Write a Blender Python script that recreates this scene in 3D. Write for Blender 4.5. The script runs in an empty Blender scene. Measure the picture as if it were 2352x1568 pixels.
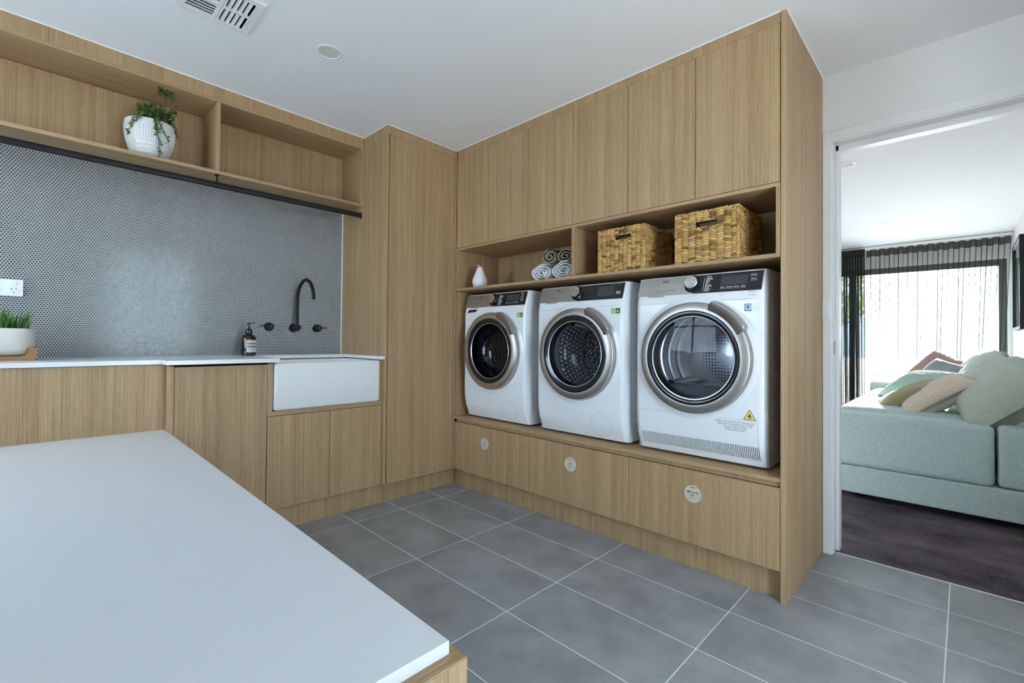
import bpy, bmesh, math, random
from mathutils import Vector, Matrix, noise
random.seed(7)
PI = math.pi
S = bpy.context.scene
COL = S.collection

# ------------------------------------------------------------------ camera
FOC, TH, Y0, C0, ROLL, PITCH = 1064.5574, 0.7982, 765.1653, 1179.679, 0.0088, 0.0139
CAM = Vector((-2.0186, -2.5752, 1.03))
fw = Vector((math.sin(TH), math.cos(TH), 0)); rt = Vector((math.cos(TH), -math.sin(TH), 0)); up = Vector((0, 0, 1))
fw, up = fw*math.cos(PITCH)+up*math.sin(PITCH), up*math.cos(PITCH)-fw*math.sin(PITCH)
rt, up = rt*math.cos(ROLL)+up*math.sin(ROLL), up*math.cos(ROLL)-rt*math.sin(ROLL)
cd = bpy.data.cameras.new('camera'); cam = bpy.data.objects.new('camera', cd); COL.objects.link(cam)
cam.matrix_world = Matrix(((rt.x, up.x, -fw.x, CAM.x), (rt.y, up.y, -fw.y, CAM.y), (rt.z, up.z, -fw.z, CAM.z), (0, 0, 0, 1)))
cd.sensor_width = 36; cd.sensor_fit = 'HORIZONTAL'; cd.lens = FOC*36/2352
cd.shift_x = -(C0-1176)/2352; cd.shift_y = (Y0-784)/2352
cd.clip_start = 0.02; cd.clip_end = 200
S.camera = cam

# ------------------------------------------------------------------ world, light, exposure
S.view_settings.view_transform = 'Standard'; S.view_settings.look = 'None'
S.view_settings.gamma = 1; S.view_settings.use_curve_mapping = False
S.view_settings.exposure = 0.55
S.cycles.use_denoising = True
S.cycles.max_bounces = 10; S.cycles.diffuse_bounces = 6; S.cycles.glossy_bounces = 5
S.cycles.transparent_max_bounces = 16; S.cycles.sample_clamp_indirect = 6
W = bpy.data.worlds.new('world'); S.world = W; W.use_nodes = True
W.node_tree.nodes['Background'].inputs[0].default_value = (0.66, 0.83, 1.0, 1)
W.node_tree.nodes['Background'].inputs[1].default_value = 8.5

# daylight comes from the open sky by the laundry's side window and glazed rear door and by the living room's glazing
sl = bpy.data.lights.new('sun_offscreen', 'SUN'); sl.energy = 75; sl.angle = .02; sl.color = (1, .97, .93)
so = bpy.data.objects.new('sun_offscreen', sl); COL.objects.link(so); so.location = (20, 0, 8)
so.rotation_euler = Vector((-1, .05, -.345)).to_track_quat('-Z', 'Y').to_euler()

# ------------------------------------------------------------------ materials
def mat(name, col=(.8, .8, .8), rough=.5, metal=0, spec=.5, **kw):
    m = bpy.data.materials.new(name); m.use_nodes = True
    b = m.node_tree.nodes['Principled BSDF']
    b.inputs['Base Color'].default_value = (*col, 1); b.inputs['Roughness'].default_value = rough
    b.inputs['Metallic'].default_value = metal; b.inputs['Specular IOR Level'].default_value = spec
    for k, v in kw.items(): b.inputs[k.replace('_', ' ')].default_value = v
    return m
def nodes(m):
    nt = m.node_tree
    return nt, nt.nodes, nt.links, nt.nodes['Principled BSDF']
def N(nt, typ, **kw):
    n = nt.nodes.new(typ)
    for k, v in kw.items():
        if k in n.inputs: n.inputs[k].default_value = v
        else: setattr(n, k, v)
    return n
def ramp(nt, src, stops):
    r = nt.nodes.new('ShaderNodeValToRGB'); e = r.color_ramp.elements
    while len(e) > 1: e.remove(e[-1])
    for i, (p, c) in enumerate(stops):
        el = e[0] if i == 0 else e.new(p)
        el.position = p; el.color = (*c, 1)
    nt.links.new(src, r.inputs[0]); return r
def bump(nt, src, strength, dist):
    b = nt.nodes.new('ShaderNodeBump'); b.inputs['Strength'].default_value = strength; b.inputs['Distance'].default_value = dist
    nt.links.new(src, b.inputs['Height']); nt.links.new(b.outputs[0], nt.nodes['Principled BSDF'].inputs['Normal']); return b
def pos_shift(nt, amount):
    g = nt.nodes.new('ShaderNodeNewGeometry'); oi = nt.nodes.new('ShaderNodeObjectInfo')
    mu = N(nt, 'ShaderNodeMath', operation='MULTIPLY'); mu.inputs[1].default_value = amount
    nt.links.new(oi.outputs['Random'], mu.inputs[0])
    ad = N(nt, 'ShaderNodeVectorMath', operation='ADD')
    nt.links.new(g.outputs['Position'], ad.inputs[0]); nt.links.new(mu.outputs[0], ad.inputs[1])
    return ad.outputs[0]
def scaled(nt, src, v):
    s = N(nt, 'ShaderNodeVectorMath', operation='MULTIPLY'); s.inputs[1].default_value = v
    nt.links.new(src, s.inputs[0]); return s.outputs[0]
def noisef(nt, src, scale, detail=4, rough=.55):
    n = nt.nodes.new('ShaderNodeTexNoise'); n.inputs['Scale'].default_value = scale
    n.inputs['Detail'].default_value = detail; n.inputs['Roughness'].default_value = rough
    nt.links.new(src, n.inputs['Vector']); return n.outputs['Fac']
def mix(nt, a, b, f):
    m = nt.nodes.new('ShaderNodeMix'); m.data_type = 'FLOAT'; m.inputs[0].default_value = f
    nt.links.new(a, m.inputs[2]); nt.links.new(b, m.inputs[3]); return m.outputs[0]

WOOD = [(0.36, (.255, .150, .068)), (0.44, (.356, .226, .113)), (0.53, (.426, .283, .150)), (0.64, (.512, .358, .205))]
def wood(name, axis):
    m = mat(name, rough=.48, spec=.35); nt, nn, ll, b = nodes(m)
    p = pos_shift(nt, 13.7)
    def st(k): v = [1, 1, 1]; v[axis] = k; return v
    fine = noisef(nt, scaled(nt, p, st(.006)), 330, 4, .65)
    broad = noisef(nt, scaled(nt, p, st(.02)), 26, 3, .55)
    pore = noisef(nt, scaled(nt, p, st(.05)), 420, 2, .5)
    f = mix(nt, mix(nt, fine, broad, .34), pore, .20)
    r = ramp(nt, f, WOOD); ll.new(r.outputs[0], b.inputs['Base Color'])
    bump(nt, fine, .10, .002)
    return m
M = {}
M['wood_z'] = wood('oak_veneer_vertical_grain', 2)
M['wood_x'] = wood('oak_veneer_cross_grain_x', 0)
M['wood_y'] = wood('oak_veneer_cross_grain_y', 1)

def plaster(name, col, rough=.75):
    m = mat(name, col, rough, spec=.2); nt, nn, ll, b = nodes(m)
    g = nn.new('ShaderNodeNewGeometry'); f = noisef(nt, g.outputs['Position'], 220, 2)
    bump(nt, f, .06, .001); return m
M['ceiling'] = plaster('ceiling_paint', (.86, .86, .86))
M['wall'] = plaster('wall_paint', (.80, .79, .77))
M['trim'] = mat('white_gloss_trim', (.82, .81, .80), .3)
M['caulk'] = mat('white_caulk', (.85, .85, .85), .5)

m = mat('stone_floor_tile', rough=.28, spec=.45); nt, nn, ll, b = nodes(m)
p = pos_shift(nt, 9.3)
cloud = noisef(nt, p, 5, 3, .55); grain = noisef(nt, p, 45, 3, .6)
r1 = ramp(nt, cloud, [(.34, (.240, .242, .252)), (.66, (.322, .322, .330))])
def specks(scale, rad, col, prev):
    v = nn.new('ShaderNodeTexVoronoi'); v.inputs['Scale'].default_value = scale; ll.new(p, v.inputs['Vector'])
    d = ramp(nt, v.outputs['Distance'], [(rad*.6, (1, 1, 1)), (rad, (0, 0, 0))])
    sep = nn.new('ShaderNodeSeparateColor'); ll.new(v.outputs['Color'], sep.inputs[0])
    pick = ramp(nt, sep.outputs[0], [(.80, (0, 0, 0)), (.82, (1, 1, 1))])
    mu = N(nt, 'ShaderNodeMath', operation='MULTIPLY'); ll.new(d.outputs[0], mu.inputs[0]); ll.new(pick.outputs[0], mu.inputs[1])
    mx = nn.new('ShaderNodeMix'); mx.data_type = 'RGBA'; ll.new(mu.outputs[0], mx.inputs[0]); ll.new(prev, mx.inputs[6]); mx.inputs[7].default_value = (*col, 1)
    return mx.outputs[2]
c = specks(95, .19, (.12, .115, .11), r1.outputs[0]); c = specks(80, .14, (.46, .45, .44), c)
ll.new(c, b.inputs['Base Color'])
b.inputs['Roughness'].default_value = .25
M['tile'] = m
M['grout'] = mat('pale_grout', (.74, .75, .77), .7)

m = mat('penny_tile_glaze', (.07, .08, .078), .16, spec=.55); nt, nn, ll, b = nodes(m)
g = nn.new('ShaderNodeNewGeometry'); f = noisef(nt, g.outputs['Position'], 60, 1)
r = ramp(nt, f, [(.35, (.070, .078, .074)), (.65, (.098, .108, .105))]); ll.new(r.outputs[0], b.inputs['Base Color'])
M['penny'] = m
M['pennygrout'] = mat('light_grout', (.72, .73, .73), .7)

m = mat('white_stone_top', (.80, .80, .81), .22, spec=.5); nt, nn, ll, b = nodes(m)
g = nn.new('ShaderNodeNewGeometry'); f = noisef(nt, g.outputs['Position'], 18, 3)
r = ramp(nt, f, [(.22, (.60, .60, .60)), (.26, (.80, .80, .81))]); ll.new(r.outputs[0], b.inputs['Base Color'])
M['stone'] = m
M['satin_top'] = mat('white_satin_laminate', (.66, .665, .685), .30, spec=.5)
M['ceramic'] = mat('white_glazed_fireclay', (.80, .80, .80), .10, spec=.5)
M['black'] = mat('matte_black_metal', (.008, .008, .009), .48, spec=.3)
M['blackgloss'] = mat('black_gloss_plastic', (.010, .010, .012), .10, spec=.6)
M['dark'] = mat('black_rubber_and_slot_shade', (.02, .02, .02), .8)  # rubber of the appliance feet, and painted shade for the socket pin holes
M['appl'] = mat('white_enamel', (.80, .81, .83), .16, spec=.5)
M['applgrey'] = mat('seam_grey', (.36, .37, .40), .5)
M['silver'] = mat('satin_aluminium', (.50, .48, .45), .40, 1.0)
M['handle'] = mat('satin_aluminium_grip', (.40, .38, .355), .33, 1.0)  # darker copy of the door ring metal: the handle's dark reflection put into colour
M['steel'] = mat('drum_steel', (.72, .73, .76), .24, 1.0)
M['gasket'] = mat('grey_rubber', (.10, .105, .115), .45)
M['screen'] = mat('display_glass', (.045, .05, .06), .12)
M['white'] = mat('white_print', (.80, .80, .80), .5)
M['red'] = mat('red_print', (.55, .05, .04), .5)
M['ink'] = mat('grey_ink', (.11, .12, .16), .6)
M['blackink'] = mat('black_ink', (.02, .02, .02), .6)
M['yellow'] = mat('yellow_sticker', (.85, .70, .12), .5)
M['green'] = mat('green_sticker', (.16, .42, .05), .5)
M['blue'] = mat('blue_sticker', (.08, .20, .42), .5)

m = mat('brushed_knob', (.68, .67, .65), .22, 1.0); nt, nn, ll, b = nodes(m)
b.inputs['Anisotropic'].default_value = .9
tg = nn.new('ShaderNodeTangent'); tg.direction_type = 'RADIAL'; tg.axis = 'X'; ll.new(tg.outputs[0], b.inputs['Tangent'])
M['knob'] = m

m = mat('dimpled_drum_steel', (.68, .69, .72), .22, 1.0); nt, nn, ll, b = nodes(m)
g = nn.new('ShaderNodeNewGeometry'); v = nn.new('ShaderNodeTexVoronoi'); v.inputs['Scale'].default_value = 46
ll.new(g.outputs['Position'], v.inputs['Vector']); bump(nt, v.outputs['Distance'], 1.0, .02)
M['drum'] = m
m = mat('perforated_drum_plate', (.60, .62, .66), .3, 1.0); nt, nn, ll, b = nodes(m)
g = nn.new('ShaderNodeNewGeometry'); v = nn.new('ShaderNodeTexVoronoi'); v.inputs['Scale'].default_value = 62; v.inputs['Randomness'].default_value = .12
ll.new(g.outputs['Position'], v.inputs['Vector'])
r = ramp(nt, v.outputs['Distance'], [(.20, (.01, .01, .012)), (.30, (.62, .64, .68))]); ll.new(r.outputs[0], b.inputs['Base Color'])
M['perf'] = m

def glass(name, tint, refl=.06, rough=0.0):
    m = bpy.data.materials.new(name); m.use_nodes = True; nt = m.node_tree; nt.nodes.clear()
    o = nt.nodes.new('ShaderNodeOutputMaterial'); t = nt.nodes.new('ShaderNodeBsdfTransparent'); t.inputs[0].default_value = (*tint, 1)
    g = nt.nodes.new('ShaderNodeBsdfGlossy'); g.inputs['Roughness'].default_value = rough
    lw = nt.nodes.new('ShaderNodeLayerWeight'); lw.inputs[0].default_value = .5
    pw = N(nt, 'ShaderNodeMath', operation='POWER'); pw.inputs[1].default_value = 5
    nt.links.new(lw.outputs['Facing'], pw.inputs[0])
    ad = N(nt, 'ShaderNodeMath', operation='MULTIPLY_ADD'); ad.inputs[1].default_value = .85; ad.inputs[2].default_value = .05+refl
    nt.links.new(pw.outputs[0], ad.inputs[0])
    mx = nt.nodes.new('ShaderNodeMixShader'); nt.links.new(ad.outputs[0], mx.inputs[0])
    nt.links.new(t.outputs[0], mx.inputs[1]); nt.links.new(g.outputs[0], mx.inputs[2]); nt.links.new(mx.outputs[0], o.inputs[0])
    return m
M['bowl'] = glass('door_bowl_glass', (.90, .92, .96), -.032)
M['bowl_dark'] = glass('tinted_door_bowl_glass', (.30, .32, .38), .0)
M['pane'] = glass('window_glass', (.96, .98, .98), .0)

def fabric(name, col, scale=500, strength=.4, rough=.9, var=.12):
    m = mat(name, col, rough, spec=.15); nt, nn, ll, b = nodes(m)
    b.inputs['Sheen Weight'].default_value = .2
    tc = nn.new('ShaderNodeTexCoord')
    f = noisef(nt, scaled(nt, tc.outputs['Object'], (1, 1, .25)), scale*.35, 3)
    f2 = noisef(nt, scaled(nt, tc.outputs['Object'], (.25, .25, 1)), scale*.35, 3)
    h = mix(nt, f, f2, .5)
    lo = tuple(c*(1-var) for c in col); hi = tuple(min(1, c*(1+var)) for c in col)
    r = ramp(nt, h, [(.35, lo), (.65, hi)]); ll.new(r.outputs[0], b.inputs['Base Color'])
    bump(nt, h, strength, .003); return m
M['sofa'] = fabric('mint_linen', (.45, .57, .56))
M['sofacush'] = fabric('sage_linen', (.40, .47, .40))
M['mint'] = fabric('mint_rib_knit', (.36, .52, .45))
M['greycush'] = fabric('slate_cotton', (.20, .22, .25))
M['brown'] = fabric('dusty_brown_cotton', (.30, .20, .17))
M['olive'] = fabric('olive_cotton', (.27, .25, .13))
M['cream'] = fabric('cream_knit', (.64, .56, .45))
M['towel_w'] = fabric('white_terry', (.82, .82, .84), 420, .9)
M['towel_g'] = fabric('taupe_terry', (.24, .19, .14), 420, .9)
M['towel_hem'] = fabric('pale_towel_hem', (.50, .45, .35), 420, .6)

m = mat('purple_grey_pile', rough=1, spec=.05); nt, nn, ll, b = nodes(m)
g = nn.new('ShaderNodeNewGeometry')
a1 = noisef(nt, scaled(nt, g.outputs['Position'], (1.0, .45, 1)), 5.5, 3, .6); a2 = noisef(nt, g.outputs['Position'], 130, 3)
h = mix(nt, a1, a2, .35)
r = ramp(nt, h, [(.36, (.070, .058, .072)), (.50, (.155, .128, .145)), (.66, (.235, .195, .215))]); ll.new(r.outputs[0], b.inputs['Base Color'])
bump(nt, a2, 1.0, .02)
M['carpet'] = m

def sheer(name, stops):
    m = bpy.data.materials.new(name); m.use_nodes = True; nt = m.node_tree; nt.nodes.clear()
    o = nt.nodes.new('ShaderNodeOutputMaterial'); t = nt.nodes.new('ShaderNodeBsdfTransparent')
    d = nt.nodes.new('ShaderNodeBsdfDiffuse'); d.inputs[0].default_value = (.030, .033, .031, 1)
    # a woven sheer closes up as it turns edge-on to the line of sight
    lw = nt.nodes.new('ShaderNodeLayerWeight'); lw.inputs[0].default_value = .5
    r = ramp(nt, lw.outputs['Facing'], stops)
    mx = nt.nodes.new('ShaderNodeMixShader'); nt.links.new(r.outputs[0], mx.inputs[0])
    nt.links.new(t.outputs[0], mx.inputs[1]); nt.links.new(d.outputs[0], mx.inputs[2]); nt.links.new(mx.outputs[0], o.inputs[0])
    return m
M['sheer'] = sheer('charcoal_sheer', [(0, (.22,)*3), (.55, (.50,)*3), (.8, (.90,)*3), (1, (.995,)*3)])
M['sheer_dense'] = sheer('charcoal_sheer_doubled', [(0, (.45,)*3), (.6, (.65,)*3), (.85, (.92,)*3), (1, (.99,)*3)])
m = bpy.data.materials.new('charcoal_heading'); m.use_nodes = True; nt = m.node_tree; nt.nodes.clear()
o = nt.nodes.new('ShaderNodeOutputMaterial'); t = nt.nodes.new('ShaderNodeBsdfTransparent'); d = nt.nodes.new('ShaderNodeBsdfDiffuse'); d.inputs[0].default_value = (.03, .03, .03, 1)
mx = nt.nodes.new('ShaderNodeMixShader'); mx.inputs[0].default_value = .8
nt.links.new(t.outputs[0], mx.inputs[1]); nt.links.new(d.outputs[0], mx.inputs[2]); nt.links.new(mx.outputs[0], o.inputs[0])
M['heading'] = m
M['frame_dark'] = mat('charcoal_window_frame', (.10, .10, .10), .4)

def wicker(name, cols):
    m = mat(name, rough=.5, spec=.35); nt, nn, ll, b = nodes(m)
    g = nn.new('ShaderNodeNewGeometry')
    r = ramp(nt, g.outputs['Random Per Island'], cols)
    f = noisef(nt, g.outputs['Position'], 260, 2)
    mx = nn.new('ShaderNodeMix'); mx.data_type = 'RGBA'; mx.blend_type = 'MULTIPLY'; mx.inputs[0].default_value = .5
    r2 = ramp(nt, f, [(.3, (.5, .45, .4)), (.6, (1, 1, 1))])
    ll.new(r.outputs[0], mx.inputs[6]); ll.new(r2.outputs[0], mx.inputs[7]); ll.new(mx.outputs[2], b.inputs['Base Color'])
    return m
M['wicker'] = wicker('water_hyacinth_weave', [(0, (.20, .10, .03)), (.15, (.44, .24, .07)), (.5, (.60, .36, .115)), (.85, (.70, .46, .18)), (1, (.36, .24, .12))])
M['wicker_in'] = mat('basket_core', (.14, .075, .025), .8)

def leafmat(name, a, b_):
    m = mat(name, rough=.5, spec=.35); nt, nn, ll, b = nodes(m)
    g = nn.new('ShaderNodeNewGeometry'); r = ramp(nt, g.outputs['Random Per Island'], [(0, a), (1, b_)])
    ll.new(r.outputs[0], b.inputs['Base Color']); return m
M['leaf'] = leafmat('ivy_leaf', (.035, .085, .015), (.12, .21, .045))
M['grass'] = leafmat('grass_blade', (.02, .085, .012), (.14, .30, .035))
M['outleaf'] = leafmat('garden_leaf', (.30, .36, .16), (.62, .66, .38))
M['stem'] = mat('brown_stem', (.10, .07, .03), .7)
M['soil'] = mat('potting_soil', (.03, .022, .016), .95)
M['potwhite'] = mat('matte_white_pot', (.74, .74, .73), .4)
m = mat('hammered_cream_pot', (.62, .585, .52), .5); nt, nn, ll, b = nodes(m)
g = nn.new('ShaderNodeNewGeometry'); v = nn.new('ShaderNodeTexVoronoi'); v.inputs['Scale'].default_value = 130; ll.new(g.outputs['Position'], v.inputs['Vector'])
bump(nt, v.outputs['Distance'], .35, .0015); M['hammered'] = m
M['standwood'] = mat('acacia_stand', (.30, .15, .06), .5)
M['amber'] = mat('amber_brown_bottle', (.022, .009, .005), .08, spec=.6)
M['label'] = mat('cream_label', (.66, .66, .60), .6)
M['paving'] = mat('pale_paving', (.52, .52, .52), .8)
M['art'] = None
m = mat('landscape_print', rough=.3); nt, nn, ll, b = nodes(m)
g = nn.new('ShaderNodeNewGeometry'); f = noisef(nt, g.outputs['Position'], 3.2, 3)
r = ramp(nt, f, [(.3, (.30, .33, .20)), (.5, (.62, .60, .55)), (.7, (.75, .74, .70))]); ll.new(r.outputs[0], b.inputs['Base Color'])
M['art'] = m
M['plastic'] = mat('white_plastic', (.80, .80, .81), .3)

# ------------------------------------------------------------------ builders
LOC = {}
def wloc(o):
    return LOC.get(o.name, Vector((0, 0, 0)))
def thing(name, loc, label=None, cat=None, group=None, kind=None):
    o = bpy.data.objects.new(name, None); COL.objects.link(o); o.empty_display_size = .05
    o.location = loc; LOC[o.name] = Vector(loc); tag(o, label, cat, group, kind); return o
def tag(o, label=None, cat=None, group=None, kind=None):
    if label: o['label'] = label
    if cat: o['category'] = cat
    if group: o['group'] = group
    if kind: o['kind'] = kind
    return o
class MB:
    def __init__(s): s.v = []; s.f = []
    def add(s, vs, fs):
        n = len(s.v); s.v += [tuple(x) for x in vs]; s.f += [tuple(i+n for i in q) for q in fs]; return s
    def box(s, x0, x1, y0, y1, z0, z1):
        if x0 > x1: x0, x1 = x1, x0
        if y0 > y1: y0, y1 = y1, y0
        if z0 > z1: z0, z1 = z1, z0
        return s.add([(x0, y0, z0), (x1, y0, z0), (x1, y1, z0), (x0, y1, z0), (x0, y0, z1), (x1, y0, z1), (x1, y1, z1), (x0, y1, z1)],
                     [(0, 3, 2, 1), (4, 5, 6, 7), (0, 1, 5, 4), (1, 2, 6, 5), (2, 3, 7, 6), (3, 0, 4, 7)])
    def hexa(s, p):
        return s.add(p, [(0, 3, 2, 1), (4, 5, 6, 7), (0, 1, 5, 4), (1, 2, 6, 5), (2, 3, 7, 6), (3, 0, 4, 7)])
    def prism(s, poly, fn):
        """extrude a polygon: fn(pt, 0|1) -> xyz"""
        n = len(poly); vs = [fn(p, 0) for p in poly]+[fn(p, 1) for p in poly]
        return s.add(vs, [tuple(range(n))[::-1], tuple(range(n, 2*n))]+[(i, (i+1) % n, n+(i+1) % n, n+i) for i in range(n)])
    def lathe(s, prof, c, axis=2, n=48, a0=0, a1=2*PI, cap=False):
        full = abs(a1-a0-2*PI) < 1e-6; cnt = n if full else n+1; vs = []
        for (r, h) in prof:
            for k in range(cnt):
                a = a0+(a1-a0)*k/n; p, q = r*math.cos(a), r*math.sin(a)
                vs.append({2: (c[0]+p, c[1]+q, c[2]+h), 0: (c[0]+h, c[1]+p, c[2]+q), 1: (c[0]+p, c[1]+h, c[2]+q)}[axis])
        fs = []
        for i in range(len(prof)-1):
            for k in range(n):
                k2 = (k+1) % cnt
                fs.append((i*cnt+k, i*cnt+k2, (i+1)*cnt+k2, (i+1)*cnt+k))
        if cap and full:
            fs.append(tuple(range(cnt))[::-1]); fs.append(tuple((len(prof)-1)*cnt+k for k in range(cnt)))
        return s.add(vs, fs)
    def tube(s, pts, r, n=10, caps=True):
        pts = [Vector(p) for p in pts]; vs = []; prev = None
        for i, p in enumerate(pts):
            t = (pts[min(i+1, len(pts)-1)]-pts[max(i-1, 0)]).normalized()
            if prev is None:
                a = Vector((0, 0, 1)) if abs(t.z) < .9 else Vector((1, 0, 0)); u = t.cross(a).normalized()
            else: u = (prev-t*prev.dot(t)).normalized()
            prev = u; w = t.cross(u); rr = r[i] if isinstance(r, (list, tuple)) else r
            vs += [p+u*rr*math.cos(2*PI*k/n)+w*rr*math.sin(2*PI*k/n) for k in range(n)]
        fs = [(i*n+k, i*n+(k+1) % n, (i+1)*n+(k+1) % n, (i+1)*n+k) for i in range(len(pts)-1) for k in range(n)]
        if caps: fs += [tuple(range(n))[::-1], tuple((len(pts)-1)*n+k for k in range(n))]
        return s.add(vs, fs)
    def ball(s, c, r, nu=8, nv=5, mtx=None):
        vs = []; c = Vector(c)
        rows = []
        for j in range(nv+1):
            ph = PI*j/nv
            if j in (0, nv): rows.append([len(vs)]); vs.append((0, 0, math.cos(ph)))
            else:
                rows.append(list(range(len(vs), len(vs)+nu)))
                vs += [(math.sin(ph)*math.cos(2*PI*k/nu), math.sin(ph)*math.sin(2*PI*k/nu), math.cos(ph)) for k in range(nu)]
        fs = []
        for j in range(nv):
            a, b = rows[j], rows[j+1]
            for k in range(nu):
                k2 = (k+1) % nu
                if len(a) == 1: fs.append((a[0], b[k], b[k2]))
                elif len(b) == 1: fs.append((a[k], b[0], a[k2]))
                else: fs.append((a[k], b[k], b[k2], a[k2]))
        out = []
        for p in vs:
            q = Vector((p[0]*r[0], p[1]*r[1], p[2]*r[2]))
            if mtx: q = mtx @ q
            out.append(q+c)
        return s.add(out, fs)
    def build(s, name, mt, parent=None, bevel=0, seg=2, smooth=False, loc=None, kind=None, fix=True):
        base = wloc(parent) if parent else Vector(loc or (0, 0, 0))
        me = bpy.data.meshes.new(name)
        me.from_pydata([(x-base.x, y-base.y, z-base.z) for x, y, z in s.v], [], s.f)
        if bevel or fix:
            bm = bmesh.new(); bm.from_mesh(me)
            if fix: bmesh.ops.recalc_face_normals(bm, faces=bm.faces)
            if bevel:
                ed = [e for e in bm.edges if len(e.link_faces) == 2 and e.calc_face_angle(0) > .6]
                bmesh.ops.bevel(bm, geom=ed, offset=bevel, segments=seg, profile=.5, affect='EDGES', clamp_overlap=True)
            bm.to_mesh(me); bm.free()
        if smooth is True:
            for p in me.polygons: p.use_smooth = True
        elif smooth:
            for p in me.polygons: p.use_smooth = True
            me.set_sharp_from_angle(angle=smooth)
        me.materials.append(M[mt] if isinstance(mt, str) else mt); me.update()
        o = bpy.data.objects.new(name, me); COL.objects.link(o)
        if parent: o.parent = parent; LOC[o.name] = base
        else: o.location = base; LOC[o.name] = base
        if kind: o['kind'] = kind
        return o
def bx(name, mt, parent, x0, x1, y0, y1, z0, z1, bevel=.0008, **kw):
    return MB().box(x0, x1, y0, y1, z0, z1).build(name, mt, parent, bevel=bevel, seg=1, **kw)
def struct(name, mb, mt, bevel=0, **kw):
    o = mb.build(name, mt, bevel=bevel, **kw); o['kind'] = 'structure'; return o
def text(name, s, size, org, u, v, mt, parent, align='CENTER', lift=.0006, space=1.0, bold=0):
    cu = bpy.data.curves.new('t', 'FONT'); cu.body = s; cu.size = size; cu.align_x = align; cu.space_character = space; cu.offset = bold
    cu.resolution_u = 2
    ob = bpy.data.objects.new('t', cu); COL.objects.link(ob)
    dg = bpy.context.evaluated_depsgraph_get(); me = bpy.data.meshes.new_from_object(ob.evaluated_get(dg))
    bpy.data.objects.remove(ob); bpy.data.curves.remove(cu)
    u = Vector(u).normalized(); v = Vector(v).normalized(); n = u.cross(v)
    base = wloc(parent); o0 = Vector(org)+n*lift-base
    for q in me.vertices: q.co = o0+u*q.co.x+v*q.co.y
    me.materials.clear(); me.materials.append(M[mt]); me.name = name
    o = bpy.data.objects.new(name, me); COL.objects.link(o); o.parent = parent; LOC[o.name] = base
    return o

# ------------------------------------------------------------------ setting: floor
XF = .036           # plane of the door and drawer fronts on the appliance wall
YT = .605           # tiled wall
XW = .696           # wall with the doorway
XL, YR = -3.25, -3.3
def cz(x, y): return 2.3675-.0137*x+.0045*y
floor = struct('floor', MB().box(XL-.1, .735, YR-.1, .7, -.06, -.0007), 'grout')
GX, GY, GW = -.1614, -.1248, .0017
tile_me = {}
ix0, ix1 = int((XL-GX)//.3), int((.735-GX)//.3); iy0, iy1 = int((YR-GY)//.6), int((.1-GY)//.6)
for i in range(ix0, ix1+1):
    for j in range(iy0, iy1+1):
        x0, x1 = max(GX+.3*i, XL)+GW, min(GX+.3*(i+1), .733)-GW
        y0, y1 = max(GY+.6*j, YR)+GW, min(GY+.6*(j+1), .10)-GW
        if x1-x0 < .01 or y1-y0 < .01: continue
        key = (round(x1-x0, 4), round(y1-y0, 4))
        if key not in tile_me:
            ob = MB().box(-key[0]/2, key[0]/2, -key[1]/2, key[1]/2, -.008, 0).build('tile', 'tile', floor, bevel=.0008, seg=1)
            tile_me[key] = ob.data
        else:
            ob = bpy.data.objects.new('tile', tile_me[key]); COL.objects.link(ob); ob.parent = floor
        ob.location = ((x0+x1)/2, (y0+y1)/2, 0)
struct('trim_1', MB().box(.7325, .7385, -2.96, -2.1, -.01, .002), 'trim')
carpet = struct('floor_carpet', MB().box(.7385, 6.4, -3.1, 2.4, -.06, .004), 'carpet')

# ceiling (slightly out of level, as in the photo)
def slab(x0, x1, y0, y1, t=.1):
    return MB().hexa([(x0, y0, cz(x0, y0)), (x1, y0, cz(x1, y0)), (x1, y1, cz(x1, y1)), (x0, y1, cz(x0, y1)),
                      (x0, y0, cz(x0, y0)+t), (x1, y0, cz(x1, y0)+t), (x1, y1, cz(x1, y1)+t), (x0, y1, cz(x0, y1)+t)])
HX0, HX1, HY0, HY1 = -1.630, -1.415, -.516, -.301      # duct opening
cmb = slab(XL-.1, HX0, YR-.1, .72)
for q in ((HX1, XW+.03, YR-.1, .72), (HX0, HX1, YR-.1, HY0), (HX0, HX1, HY1, .72)):
    e = slab(*q); cmb.add(e.v, e.f)
struct('ceiling', cmb, 'ceiling')
struct('ceiling_living', MB().box(XW+.10, 6.4, -3.1, 2.4, 2.352, 2.45), 'ceiling')

# walls of the laundry
wall_back = struct('wall_back', MB().box(XL-.1, XW, YT+.002, YT+.1, -.05, 2.42), 'pennygrout')
LW0, LW1, LWZ0, LWZ1 = -.95, .35, .95, 2.10
struct('wall_left', MB().box(XL-.1, XL, YR-.1, LW0, -.05, 2.42).box(XL-.1, XL, LW1, YT+.1, -.05, 2.42).box(XL-.1, XL, LW0, LW1, -.05, LWZ0).box(XL-.1, XL, LW0, LW1, LWZ1, 2.42), 'wall')
RW0, RW1 = -1.50, -.60
struct('wall_rear', MB().box(XL-.1, RW0, YR-.1, YR, -.05, 2.42).box(RW1, XW+.1, YR-.1, YR, -.05, 2.42).box(RW0, RW1, YR-.1, YR, 2.1, 2.42), 'wall')
DY0, DY1, DZ = -2.108, -2.955, 2.018
struct('wall_right', MB().box(XW, XW+.104, DY0, 2.42, -.05, 2.42).box(XW, XW+.104, YR-.1, DY1, -.05, 2.42).box(XW, XW+.104, DY1, DY0, DZ, 2.42), 'wall')
def window(name, mk, panes):
    o = struct(name, mk, 'frame_dark', bevel=.002, seg=1)
    for p in panes: MB().box(*p).build('pane', 'pane', o)
    return o
fr = MB()
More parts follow.
